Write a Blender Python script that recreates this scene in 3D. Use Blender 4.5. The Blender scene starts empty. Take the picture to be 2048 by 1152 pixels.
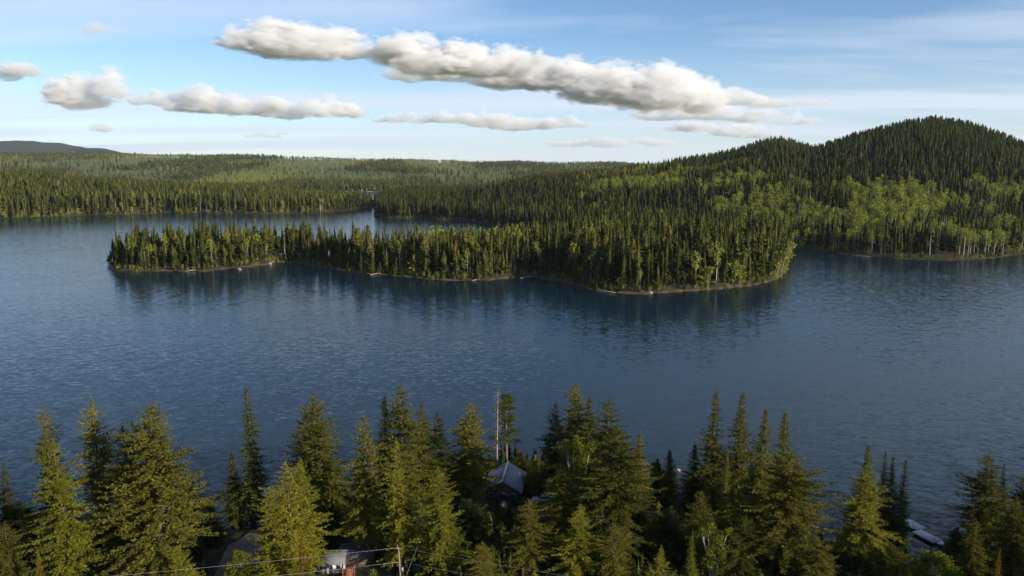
import bpy, bmesh, math, random
import numpy as np
from mathutils import Vector, Matrix

R = math.radians
SC = bpy.context.scene
COL = SC.collection
rng = np.random.default_rng(7)
random.seed(7)

# ------------------------------------------------------------------ camera
HAZE = 2.0e-5
CAM_H, PITCH, FPX = 68.0, R(9.6), 1446.0          # metres above the lake, tilt, focal length in px of a 2048 px wide frame
cam_d = bpy.data.cameras.new('camera')
cam_d.sensor_width = 36.0
cam_d.lens = 36.0 * FPX / 2048.0
cam_d.clip_start = 0.5
cam_d.clip_end = 120000.0
cam = bpy.data.objects.new('camera', cam_d)
COL.objects.link(cam)
cam.location = (0, 0, CAM_H)
cam.rotation_euler = (R(90) - PITCH, 0, 0)
SC.camera = cam

# ------------------------------------------------------------------ sky, sun, exposure
SUN_EL, SUN_AZ = R(18.0), R(126.0)                 # azimuth clockwise from +Y (the view direction)
sun_dir = Vector((math.sin(SUN_AZ) * math.cos(SUN_EL), math.cos(SUN_AZ) * math.cos(SUN_EL), math.sin(SUN_EL)))
world = bpy.data.worlds.new('World')
SC.world = world
world.use_nodes = True
wn, wl = world.node_tree.nodes, world.node_tree.links
wn.clear()
w_out = wn.new('ShaderNodeOutputWorld')
w_bg = wn.new('ShaderNodeBackground')
w_bg.inputs['Strength'].default_value = 0.09
sky = wn.new('ShaderNodeTexSky')
sky.sky_type = 'NISHITA'
sky.sun_disc = False
sky.sun_elevation = SUN_EL
sky.sun_rotation = SUN_AZ
sky.altitude = 900
sky.air_density = 1.0
sky.dust_density = 0.0
sky.ozone_density = 4.0
# thin high cirrus veil: noise on the flat layer that the view direction meets
w_geo = wn.new('ShaderNodeTexCoord')
w_sep = wn.new('ShaderNodeSeparateXYZ')
wl.new(w_geo.outputs['Generated'], w_sep.inputs[0])


def wmath(op, a, b=None, clamp=False):
    n = wn.new('ShaderNodeMath')
    n.operation = op
    n.use_clamp = clamp
    for i, v in enumerate((a, b)):
        if v is None:
            continue
        if isinstance(v, (int, float)):
            n.inputs[i].default_value = v
        else:
            wl.new(v, n.inputs[i])
    return n.outputs[0]


zz = wmath('MAXIMUM', w_sep.outputs['Z'], 0.0)
den = wmath('ADD', zz, 0.055)
w_x = wmath('DIVIDE', w_sep.outputs['X'], den)
w_y = wmath('DIVIDE', w_sep.outputs['Y'], den)
w_c = wn.new('ShaderNodeCombineXYZ')
wl.new(w_x, w_c.inputs[0]); wl.new(w_y, w_c.inputs[1])
w_map = wn.new('ShaderNodeMapping')
w_map.inputs['Rotation'].default_value = (0, 0, R(-24))
w_map.inputs['Scale'].default_value = (0.16, 0.62, 1)
w_map.inputs['Location'].default_value = (1.32, 0.55, 0)
wl.new(w_c.outputs[0], w_map.inputs[0])
w_n1 = wn.new('ShaderNodeTexNoise')
w_n1.inputs['Scale'].default_value = 1.0
w_n1.inputs['Detail'].default_value = 9
w_n1.inputs['Roughness'].default_value = 0.55
w_n1.inputs['Distortion'].default_value = 0.35
wl.new(w_map.outputs[0], w_n1.inputs['Vector'])
w_r1 = wn.new('ShaderNodeValToRGB')
w_r1.color_ramp.elements[0].position = 0.44
w_r1.color_ramp.elements[0].color = (0, 0, 0, 1)
w_r1.color_ramp.elements[1].position = 0.62
w_r1.color_ramp.elements[1].color = (1, 1, 1, 1)
wl.new(w_n1.outputs['Fac'], w_r1.inputs['Fac'])
w_hz = wmath('MULTIPLY', wmath('SUBTRACT', 1.0, wmath('MULTIPLY', zz, 6.0), True), 0.50)   # paler low sky: the veil is seen edge-on
w_fac = wmath('MINIMUM', wmath('ADD', wmath('MULTIPLY', w_r1.outputs['Color'], 0.60), w_hz), 0.85)
w_mix = wn.new('ShaderNodeMix')
w_mix.data_type = 'RGBA'
wl.new(w_fac, w_mix.inputs['Factor'])
wl.new(sky.outputs['Color'], w_mix.inputs['A'])
w_mix.inputs['B'].default_value = (5.2, 5.8, 6.8, 1)
wl.new(w_mix.outputs['Result'], w_bg.inputs['Color'])
wl.new(w_bg.outputs[0], w_out.inputs['Surface'])

sun_l = bpy.data.lights.new('sun', 'SUN')
sun_l.energy = 5.0
sun_l.angle = R(0.53)
sun_l.color = (1.0, 0.885, 0.72)
sun_o = bpy.data.objects.new('sun', sun_l)
COL.objects.link(sun_o)
sun_o.rotation_euler = (-sun_dir).to_track_quat('-Z', 'Y').to_euler()

SC.view_settings.view_transform = 'Standard'
SC.view_settings.look = 'None'
SC.view_settings.exposure = 0.75
SC.view_settings.gamma = 1.0
SC.view_settings.use_curve_mapping = False
SC.cycles.max_bounces = 12
SC.cycles.diffuse_bounces = 2
SC.cycles.glossy_bounces = 2
SC.cycles.transmission_bounces = 2
SC.cycles.transparent_max_bounces = 8
SC.cycles.volume_bounces = 4
SC.cycles.volume_step_rate = 2.0
SC.cycles.volume_max_steps = 160
SC.cycles.use_denoising = True
SC.cycles.use_adaptive_sampling = True
SC.cycles.adaptive_threshold = 0.02


# ------------------------------------------------------------------ helpers
def ray(u, v):
    """Direction (world) through a point of the 2048 x 1152 frame, scaled so that its plan depth (y) is 1."""
    x = (u - 1024.0) / FPX
    y = -(v - 576.0) / FPX
    d = np.array([x, math.cos(PITCH) + y * math.sin(PITCH), -math.sin(PITCH) + y * math.cos(PITCH)])
    return d / d[1]


def on_plane(u, v, z=0.0):
    d = ray(u, v)
    t = (z - CAM_H) / d[2]
    return np.array([0, 0, CAM_H]) + d * t


def at_depth(u, v, y):
    return np.array([0, 0, CAM_H]) + ray(u, v) * y


def project(x, y, z):
    """World -> frame coordinates (arrays welcome)."""
    dz = z - CAM_H
    f = y * math.cos(PITCH) - dz * math.sin(PITCH)
    up = y * math.sin(PITCH) + dz * math.cos(PITCH)
    return 1024 + FPX * x / f, 576 - FPX * up / f


def tag(o, label=None, cat=None, group=None, kind=None):
    if label: o['label'] = label
    if cat: o['category'] = cat
    if group: o['group'] = group
    if kind: o['kind'] = kind
    return o


def link(name, me, parent=None, mats=()):
    for m in mats:
        me.materials.append(m)
    o = bpy.data.objects.new(name, me)
    COL.objects.link(o)
    if parent: o.parent = parent
    return o


def empty(name, loc, rz=0.0):
    o = bpy.data.objects.new(name, None)
    COL.objects.link(o)
    o.location = loc
    o.rotation_euler = (0, 0, rz)
    o.empty_display_size = 0.3
    return o


def mesh_np(name, verts, faces, smooth=False):
    """verts (n,3); faces (m,3) or (m,4) arrays, or a list of those."""
    me = bpy.data.meshes.new(name)
    if not isinstance(faces, (list, tuple)):
        faces = [faces]
    faces = [np.asarray(f, dtype=np.int32) for f in faces if len(f)]
    verts = np.asarray(verts, dtype=np.float32)
    me.vertices.add(len(verts))
    me.vertices.foreach_set('co', verts.ravel())
    li = np.concatenate([f.ravel() for f in faces])
    tot = np.concatenate([np.full(len(f), f.shape[1], dtype=np.int32) for f in faces])
    st = np.concatenate([[0], np.cumsum(tot)[:-1]]).astype(np.int32)
    me.loops.add(len(li))
    me.loops.foreach_set('vertex_index', li)
    me.polygons.add(len(tot))
    me.polygons.foreach_set('loop_start', st)
    me.polygons.foreach_set('loop_total', tot)
    if smooth:
        me.polygons.foreach_set('use_smooth', np.ones(len(tot), dtype=bool))
    me.update(calc_edges=True)
    me.validate()
    return me


class MB:
    """Collects boxes, prisms and tubes into one mesh."""
    def __init__(s):
        s.v, s.f3, s.f4 = [], [], []
        s.n = 0

    def add(s, verts, quads=(), tris=()):
        s.v.append(np.asarray(verts, float))
        s.f4 += [[i + s.n for i in q] for q in quads]
        s.f3 += [[i + s.n for i in t] for t in tris]
        s.n += len(verts)
        return s

    def box(s, x0, x1, y0, y1, z0, z1):
        v = [(x, y, z) for z in (z0, z1) for (x, y) in ((x0, y0), (x1, y0), (x1, y1), (x0, y1))]
        return s.add(v, [(0, 3, 2, 1), (4, 5, 6, 7), (0, 1, 5, 4), (1, 2, 6, 5), (2, 3, 7, 6), (3, 0, 4, 7)])

    def quadslab(s, pts, t):
        """A slab of thickness t below the four points pts."""
        p = np.asarray(pts, float)
        nrm = np.cross(p[1] - p[0], p[3] - p[0]); nrm /= np.linalg.norm(nrm)
        q = p - nrm * t
        return s.add(np.vstack([q, p]), [(0, 3, 2, 1), (4, 5, 6, 7), (0, 1, 5, 4), (1, 2, 6, 5), (2, 3, 7, 6), (3, 0, 4, 7)])

    def tube(s, pts, radii, n=6, cap=True):
        pts = np.asarray(pts, float)
        k = len(pts)
        if np.isscalar(radii): radii = [radii] * k
        tan = np.gradient(pts, axis=0)
        vs = []
        for i in range(k):
            t = tan[i] / (np.linalg.norm(tan[i]) + 1e-9)
            a = np.array([1, 0, 0]) if abs(t[0]) < 0.8 else np.array([0, 1, 0])
            b1 = np.cross(t, a); b1 /= np.linalg.norm(b1)
            b2 = np.cross(t, b1)
            for j in range(n):
                an = 2 * math.pi * j / n
                vs.append(pts[i] + radii[i] * (math.cos(an) * b1 + math.sin(an) * b2))
        q = [(i * n + j, i * n + (j + 1) % n, (i + 1) * n + (j + 1) % n, (i + 1) * n + j) for i in range(k - 1) for j in range(n)]
        tr = []
        if cap:
            vs.append(pts[0]); vs.append(pts[-1])
            a0, a1 = len(vs) - 2, len(vs) - 1
            tr = [(a0, (j + 1) % n, j) for j in range(n)] + [(a1, (k - 1) * n + j, (k - 1) * n + (j + 1) % n) for j in range(n)]
        return s.add(vs, q, tr)

    def mesh(s, name, smooth=False):
        fs = []
        if s.f4: fs.append(np.array(s.f4))
        if s.f3: fs.append(np.array(s.f3))
        return mesh_np(name, np.vstack(s.v), fs, smooth)


def new_mat(name):
    m = bpy.data.materials.new(name)
    m.use_nodes = True
    nt = m.node_tree
    nt.nodes.clear()
    out = nt.nodes.new('ShaderNodeOutputMaterial')
    return m, nt, out


def node(nt, typ, **kw):
    n = nt.nodes.new(typ)
    for k, v in kw.items():
        setattr(n, k, v)
    return n


def ramp(nt, fac, stops, interp='LINEAR'):
    n = nt.nodes.new('ShaderNodeValToRGB')
    cr = n.color_ramp
    cr.interpolation = interp
    while len(cr.elements) < len(stops):
        cr.elements.new(0.5)
    for e, (p, c) in zip(cr.elements, stops):
        e.position = p
        e.color = (*c, 1) if len(c) == 3 else c
    nt.links.new(fac, n.inputs['Fac'])
    return n.outputs['Color']


def mixc(nt, fac, a, b, blend='MIX'):
    n = nt.nodes.new('ShaderNodeMix')
    n.data_type = 'RGBA'
    n.blend_type = blend
    for s_, v in (('Factor', fac), ('A', a), ('B', b)):
        if isinstance(v, (int, float)):
            n.inputs[s_].default_value = v if s_ == 'Factor' else (v, v, v, 1)
        elif isinstance(v, tuple):
            n.inputs[s_].default_value = (*v, 1) if len(v) == 3 else v
        else:
            nt.links.new(v, n.inputs[s_])
    return n.outputs['Result']


def mth(nt, op, a, b=None, c=None, clamp=False):
    n = nt.nodes.new('ShaderNodeMath')
    n.operation = op
    n.use_clamp = clamp
    for i, v in enumerate((a, b, c)):
        if v is None: continue
        if isinstance(v, (int, float)): n.inputs[i].default_value = v
        else: nt.links.new(v, n.inputs[i])
    return n.outputs[0]


def noise(nt, vec, scale, detail=3, rough=0.5, dist=0.0):
    n = nt.nodes.new('ShaderNodeTexNoise')
    n.inputs['Scale'].default_value = scale
    n.inputs['Detail'].default_value = detail
    n.inputs['Roughness'].default_value = rough
    n.inputs['Distortion'].default_value = dist
    if vec is not None: nt.links.new(vec, n.inputs['Vector'])
    return n


def foliage_mat(name, dark, mid, light, trans=0.25, nscale=0.35):
    """Leaves or needles: hue differs from tree to tree and from bough to bough."""
    m, nt, out = new_mat(name)
    oi = node(nt, 'ShaderNodeObjectInfo')
    tc = node(nt, 'ShaderNodeTexCoord')
    n1 = noise(nt, tc.outputs['Object'], nscale, 3, 0.6)
    f = mth(nt, 'ADD', mth(nt, 'MULTIPLY', oi.outputs['Random'], 0.62), mth(nt, 'MULTIPLY', mth(nt, 'SUBTRACT', n1.outputs['Fac'], 0.5), 1.5))
    f = mth(nt, 'ADD', f, 0.18, clamp=True)
    c = ramp(nt, f, [(0.0, dark), (0.5, mid), (1.0, light)])
    d = node(nt, 'ShaderNodeBsdfDiffuse')
    t = node(nt, 'ShaderNodeBsdfTranslucent')
    nt.links.new(c, d.inputs['Color'])
    nt.links.new(c, t.inputs['Color'])
    mx = node(nt, 'ShaderNodeMixShader')
    mx.inputs[0].default_value = trans
    nt.links.new(d.outputs[0], mx.inputs[1]); nt.links.new(t.outputs[0], mx.inputs[2])
    nt.links.new(mx.outputs[0], out.inputs['Surface'])
    return m


def simple_mat(name, c1, c2=None, scale=4.0, rough=0.8, stretch=(1, 1, 1), metallic=0.0, bump=0.0):
    m, nt, out = new_mat(name)
    b = node(nt, 'ShaderNodeBsdfPrincipled')
    b.inputs['Roughness'].default_value = rough
    b.inputs['Metallic'].default_value = metallic
    if c2 is None: c2 = tuple(x * 0.75 for x in c1)
    tc = node(nt, 'ShaderNodeTexCoord')
    mp = node(nt, 'ShaderNodeMapping')
    mp.inputs['Scale'].default_value = stretch
    nt.links.new(tc.outputs['Object'], mp.inputs[0])
    n = noise(nt, mp.outputs[0], scale, 5, 0.6)
    c = ramp(nt, n.outputs['Fac'], [(0.3, c2), (0.7, c1)])
    nt.links.new(c, b.inputs['Base Color'])
    if bump:
        bp = node(nt, 'ShaderNodeBump')
        bp.inputs['Strength'].default_value = bump
        bp.inputs['Distance'].default_value = 0.05
        nt.links.new(n.outputs['Fac'], bp.inputs['Height'])
        nt.links.new(bp.outputs[0], b.inputs['Normal'])
    nt.links.new(b.outputs[0], out.inputs['Surface'])
    return m


M = {
    'fir': foliage_mat('fir_needles', (0.038, 0.050, 0.009), (0.104, 0.105, 0.016), (0.180, 0.155, 0.022)),
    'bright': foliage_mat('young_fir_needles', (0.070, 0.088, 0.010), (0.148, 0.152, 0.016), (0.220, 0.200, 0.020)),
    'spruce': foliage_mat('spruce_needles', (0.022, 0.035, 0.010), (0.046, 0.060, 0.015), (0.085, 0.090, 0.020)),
    'rusty': foliage_mat('rusty_young_needles', (0.09, 0.075, 0.010), (0.15, 0.105, 0.012), (0.20, 0.12, 0.012)),
    'leaf': foliage_mat('fresh_leaves', (0.065, 0.085, 0.010), (0.115, 0.130, 0.014), (0.17, 0.175, 0.02), 0.3),
    'conifer_far': foliage_mat('forest_needles', (0.015, 0.023, 0.008), (0.046, 0.053, 0.014), (0.110, 0.104, 0.024), 0.12, 0.12),
    'hill_far': foliage_mat('hillside_needles', (0.010, 0.017, 0.007), (0.027, 0.035, 0.010), (0.060, 0.062, 0.015), 0.12, 0.12),
    'aspen_far': foliage_mat('aspen_leaves', (0.12, 0.14, 0.026), (0.20, 0.225, 0.036), (0.28, 0.29, 0.055), 0.3, 0.15),
    'twig': foliage_mat('bare_twigs', (0.055, 0.045, 0.034), (0.085, 0.070, 0.050), (0.11, 0.095, 0.065), 0.0, 0.2),
    'bark': simple_mat('fir_bark', (0.12, 0.088, 0.064), (0.05, 0.037, 0.028), 3.0, 0.9, (2, 2, 0.5), bump=0.6),
    'pale_bark': simple_mat('aspen_bark', (0.42, 0.40, 0.34), (0.20, 0.18, 0.15), 2.0, 0.85, (1, 1, 2.0)),
    'dead': simple_mat('dead_wood', (0.28, 0.22, 0.19), (0.15, 0.11, 0.095), 2.0, 0.9, (2, 2, 0.5)),
}

# ------------------------------------------------------------------ the lay of the land
def pp(lst, z=0.0):
    return [tuple(on_plane(u, v, z)[:2]) for u, v in lst]


NEAR = pp([(-60, 1092), (0, 1088), (100, 1085), (200, 1082), (300, 1080), (380, 1076), (440, 1071), (505, 1058), (560, 1045), (640, 1020), (720, 985), (800, 958),
           (880, 938), (940, 928), (985, 922), (1040, 921), (1080, 928), (1130, 950), (1200, 972), (1290, 975), (1345, 972), (1385, 990), (1440, 1020),
           (1520, 1062), (1600, 1092), (1670, 1098), (1720, 1108), (1770, 1118), (1835, 1132), (1862, 1122), (1890, 1098), (1925, 1086), (1980, 1085), (2060, 1088)])
LAKE = [(-900, 900), (-1000, 700), (-760, 420), (-420, 230), (-220, 125), (-130, 112)] + NEAR + [(130, 118), (220, 140), (340, 230), (480, 400), (520, 480)]
LAKE += pp([(2230, 497), (2120, 501), (2048, 508), (1985, 516), (1900, 521), (1850, 519), (1800, 517), (1740, 511), (1690, 507), (1640, 503), (1600, 500), (1560, 497)])
LAKE += [(200, 640), (150, 655), (90, 690), (30, 760), (-20, 840)]
LAKE += pp([(960, 445), (930, 441), (905, 440), (880, 440), (850, 434), (838, 436), (800, 437), (770, 435), (756, 431), (750, 424), (753, 418), (753, 413)])
LAKE2 = [(-234, 1300), (-243, 1400), (-262, 1500), (-300, 1700), (-318, 1850), (-335, 1915), (-420, 1935), (-500, 1940), (-560, 1900), (-570, 1800), (-500, 1560), (-400, 1380), (-320, 1300), (-246, 1285)]
LAKE += pp([(745, 413), (742, 415), (712, 419), (690, 422), (640, 425), (600, 426), (560, 427), (520, 428), (480, 427.5), (430, 426), (400, 426), (362, 427), (338, 424.5),
            (322, 425), (310, 427), (250, 428.5), (190, 430), (120, 433), (60, 436), (0, 438), (-60, 441)])
LAKE, LAKE2 = np.array(LAKE), np.array(LAKE2)
ISLAND = pp([(232, 534), (246, 541), (275, 543), (330, 541), (372, 542), (410, 542), (450, 537), (500, 533), (545, 528), (556, 523), (585, 524), (630, 531), (690, 540), (740, 547), (790, 551), (830, 554),
             (870, 559), (920, 561), (965, 561), (1010, 556), (1060, 553), (1105, 559), (1150, 570), (1190, 580), (1235, 585), (1285, 588), (1340, 584), (1390, 581), (1440, 577),
             (1500, 571), (1540, 562), (1565, 551), (1577, 538), (1578, 526)])
ISLAND += [(212, 545), (190, 575), (140, 592), (70, 585), (0, 560), (-60, 520), (-110, 515), (-160, 545), (-215, 555), (-260, 535), (-285, 505)]
ISLAND = np.array(ISLAND)


def poly_sd(P, X, Y):
    """Signed distance, positive inside."""
    d2 = np.full(X.shape, 1e18)
    ins = np.zeros(X.shape, bool)
    n = len(P)
    for i in range(n):
        ax, ay = P[i]; bx, by = P[(i + 1) % n]
        ex, ey = bx - ax, by - ay
        L2 = ex * ex + ey * ey + 1e-9
        t = np.clip(((X - ax) * ex + (Y - ay) * ey) / L2, 0, 1)
        d2 = np.minimum(d2, (X - ax - t * ex) ** 2 + (Y - ay - t * ey) ** 2)
        c = ((ay > Y) != (by > Y))
        xi = ax + (Y - ay) * ex / (ey if abs(ey) > 1e-9 else 1e-9)
        ins ^= (c & (X < xi))
    d = np.sqrt(d2)
    return np.where(ins, d, -d)


def vnoise(X, Y, s, seed=0):
    """Smooth value noise in -1..1."""
    x, y = X / s + 37.7 * seed, Y / s - 11.3 * seed
    xi, yi = np.floor(x), np.floor(y)
    fx, fy = x - xi, y - yi
    fx, fy = fx * fx * (3 - 2 * fx), fy * fy * (3 - 2 * fy)
    def h(a, b):
        v = np.sin(a * 127.1 + b * 311.7 + seed * 74.7) * 43758.5453
        return (v - np.floor(v)) * 2 - 1
    return (h(xi, yi) * (1 - fx) + h(xi + 1, yi) * fx) * (1 - fy) + (h(xi, yi + 1) * (1 - fx) + h(xi + 1, yi + 1) * fx) * fy


def sstep(a, b, x):
    t = np.clip((x - a) / (b - a), 0, 1)
    return t * t * (3 - 2 * t)


def gauss(X, Y, cx, cy, sx, sy, rot=0.0):
    c, s = math.cos(rot), math.sin(rot)
    dx, dy = X - cx, Y - cy
    u, v = dx * c + dy * s, -dx * s + dy * c
    return np.exp(-0.5 * ((u / sx) ** 2 + (v / sy) ** 2))


_rd = [(900, 368), (1000, 358), (1100, 350), (1180, 343), (1250, 332), (1320, 324), (1400, 312), (1450, 304), (1500, 291), (1530, 281), (1560, 277), (1590, 282), (1620, 294), (1645, 291),
       (1700, 272), (1780, 252), (1835, 240), (1870, 237), (1930, 245), (2000, 267), (2048, 286), (2150, 318), (2300, 330)]
RIDGE_AZ = np.array([ray(u, v)[0] for u, v in _rd])
RIDGE_Z = np.array([CAM_H + ray(u, v)[2] * 1170 for u, v in _rd]) - 22.5      # heights of the ridge on the right, bare of trees


def land(X, Y):
    """Returns (height of the ground, signed distance to the shore: positive on land)."""
    X, Y = np.asarray(X, float), np.asarray(Y, float)
    lake = np.maximum(poly_sd(LAKE, X, Y), poly_sd(LAKE2, X, Y))
    isl = poly_sd(ISLAND, X, Y)
    s = np.where(lake > 0, np.where(isl > 0, isl, -np.minimum(lake, -isl)), -lake)
    s = s + vnoise(X, Y, 9.0, 1) * np.clip(np.hypot(X, Y) / 400, 0.25, 1.4)
    on = np.maximum(s, 0)
    bed = np.maximum(-0.11 * np.maximum(-s, 0) - 0.05 * np.maximum(-s - 12, 0), -9.0)
    bank = 1.1 * (1 - np.exp(-on / 1.6)) + 1.6 * (1 - np.exp(-on / 30.0))
    near = (Y < 230) & (np.abs(X) < 600)
    z = bank.copy()
    z += np.where(near, 0.045 * on, 0)
    z += np.where(isl > 0, 4.5 * gauss(X, Y, 95, 480, 75, 50) + 2.0 * gauss(X, Y, -170, 515, 80, 25), 0)
    up = sstep(0, 160, on)
    az = X / np.maximum(Y, 1)
    ridge = np.interp(az, RIDGE_AZ, RIDGE_Z)
    hill = ridge * np.exp(-0.5 * ((Y - 1170) / np.where(Y < 1170, 265.0, 230.0)) ** 2) * sstep(-0.06, 0.04, az) + 16 * gauss(X, Y, 620, 830, 300, 120) * sstep(0.1, 0.3, az)
    hill += 14 * gauss(X, Y, -20, 1130, 140, 110) * sstep(0.04, -0.04, az)
    hill += 33 * gauss(X, Y, -930, 1230, 190, 150) + 4 * gauss(X, Y, -480, 1180, 170, 90)
    z += np.where(isl > 0, 0, hill * up * np.where(near, 0, 1))
    far = sstep(1900, 4600, Y)
    top = np.interp(az, [-0.8, -0.5, -0.30, -0.1, 0.1, 0.3, 0.8], [128, 122, 102, 76, 62, 48, 40])
    z += far * top + sstep(1950, 2500, Y) * (9 * vnoise(X, Y, 520, 3) + 5 * vnoise(X, Y, 210, 4))
    z += sstep(4800, 6500, Y) * (-30)
    z += 205 * gauss(X, Y, -6250, 9300, 520, 900) + 85 * gauss(X, Y, -5450, 9300, 380, 900) + 40 * gauss(X, Y, -4950, 9300, 350, 900) + 130 * gauss(X, Y, -7400, 9600, 900, 900)
    z += sstep(8000, 11000, Y) * 55 + sstep(7500, 9000, Y) * (14 * vnoise(X, Y, 600, 6) + 16 * vnoise(X, Y, 170, 61) + 8 * vnoise(X, Y * 0.3, 60, 62))
    z += np.where(s > 5, 0.5 * vnoise(X, Y, 14, 8), 0)
    return np.where(s > 0, z, bed), s


def ground_z(x, y):
    return float(land(np.array([x]), np.array([y]))[0][0])


def polar(angs, rads):
    A, Rr = np.meshgrid(angs, rads)
    X, Y = Rr * np.sin(A), Rr * np.cos(A)
    na, nr = len(angs), len(rads)
    i = np.arange(nr - 1)[:, None] * na + np.arange(na - 1)[None, :]
    F = np.stack([i, i + 1, i + na + 1, i + na], -1).reshape(-1, 4)
    return X, Y, F


angs = np.concatenate([np.linspace(-R(180), -R(48), 45)[:-1], np.linspace(-R(48), R(48), 420), np.linspace(R(48), R(180), 45)[1:]])
rads = [6.0]
while rads[-1] < 40000:
    r = rads[-1]
    rads.append(r * (1.012 if 95 < r < 700 else 1.02 if r < 2200 else 1.035) + 0.3)
rads = np.array(rads)
GX, GY, GF = polar(angs, rads)
GZ, GS = land(GX, GY)
gme = mesh_np('ground', np.stack([GX, GY, GZ], -1).reshape(-1, 3), GF, True)
at = gme.attributes.new('shore', 'FLOAT', 'POINT')
at.data.foreach_set('value', GS.ravel().astype(np.float32))


def ground_material():
    m, nt, out = new_mat('forest_floor')
    b = node(nt, 'ShaderNodeBsdfPrincipled')
    b.inputs['Roughness'].default_value = 0.95
    b.inputs['Specular IOR Level'].default_value = 0.1
    geo = node(nt, 'ShaderNodeNewGeometry')
    a = node(nt, 'ShaderNodeAttribute'); a.attribute_name = 'shore'
    n1 = noise(nt, geo.outputs['Position'], 0.35, 6, 0.65)
    n2 = noise(nt, geo.outputs['Position'], 0.004, 6, 0.6)
    n3 = noise(nt, geo.outputs['Position'], 0.06, 5, 0.65)
    soil = ramp(nt, n1.outputs['Fac'], [(0.3, (0.025, 0.022, 0.014)), (0.55, (0.045, 0.042, 0.022)), (0.75, (0.04, 0.055, 0.018))])
    # open, grassy country and aspen scrub far beyond the lake
    sep = node(nt, 'ShaderNodeSeparateXYZ'); nt.links.new(geo.outputs['Position'], sep.inputs[0])
    grass = ramp(nt, n2.outputs['Fac'], [(0.35, (0.055, 0.072, 0.024)), (0.55, (0.12, 0.15, 0.042)), (0.7, (0.09, 0.105, 0.035))])
    grass = mixc(nt, 0.5, grass, ramp(nt, n3.outputs['Fac'], [(0.35, (0.04, 0.052, 0.02)), (0.65, (0.13, 0.155, 0.05))]))
    farm = mth(nt, 'MULTIPLY', mth(nt, 'SUBTRACT', sep.outputs['Y'], 1600.0), 0.003, clamp=True)
    c = mixc(nt, farm, soil, grass)
    # mountain forest, seen as a mass
    mt = mth(nt, 'MULTIPLY', mth(nt, 'SUBTRACT', sep.outputs['Y'], 6500.0), 0.001, clamp=True)
    c = mixc(nt, mt, c, ramp(nt, n3.outputs['Fac'], [(0.3, (0.010, 0.016, 0.009)), (0.7, (0.045, 0.055, 0.026))]))
    # bare stony strip at the water's edge and pale lake bed
    w = mth(nt, 'ADD', a.outputs['Fac'], mth(nt, 'MULTIPLY', mth(nt, 'SUBTRACT', n3.outputs['Fac'], 0.5), 5.0))
    beach = ramp(nt, n1.outputs['Fac'], [(0.3, (0.04, 0.033, 0.024)), (0.7, (0.115, 0.095, 0.07))])
    f = mth(nt, 'SUBTRACT', 1.0, mth(nt, 'MULTIPLY', mth(nt, 'SUBTRACT', w, -0.5), 0.9, clamp=True))
    n4 = noise(nt, geo.outputs['Position'], 0.045, 4, 0.6)
    f = mth(nt, 'MULTIPLY', f, ramp(nt, n4.outputs['Fac'], [(0.42, (0.12,) * 3), (0.60, (1.0,) * 3)]))
    f = mth(nt, 'MAXIMUM', f, mth(nt, 'MULTIPLY', mth(nt, 'SUBTRACT', -0.3, a.outputs['Fac']), 1.0, clamp=True))
    c = mixc(nt, f, c, beach)
    nt.links.new(c, b.inputs['Base Color'])
    bp = node(nt, 'ShaderNodeBump'); bp.inputs['Strength'].default_value = 0.6; bp.inputs['Distance'].default_value = 0.3
    nt.links.new(n1.outputs['Fac'], bp.inputs['Height']); nt.links.new(bp.outputs[0], b.inputs['Normal'])
    nt.links.new(b.outputs[0], out.inputs['Surface'])
    return m


ground = tag(link('ground', gme, None, [ground_material()]), 'forest floor, banks and rolling country around the lake', kind='structure')


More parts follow.
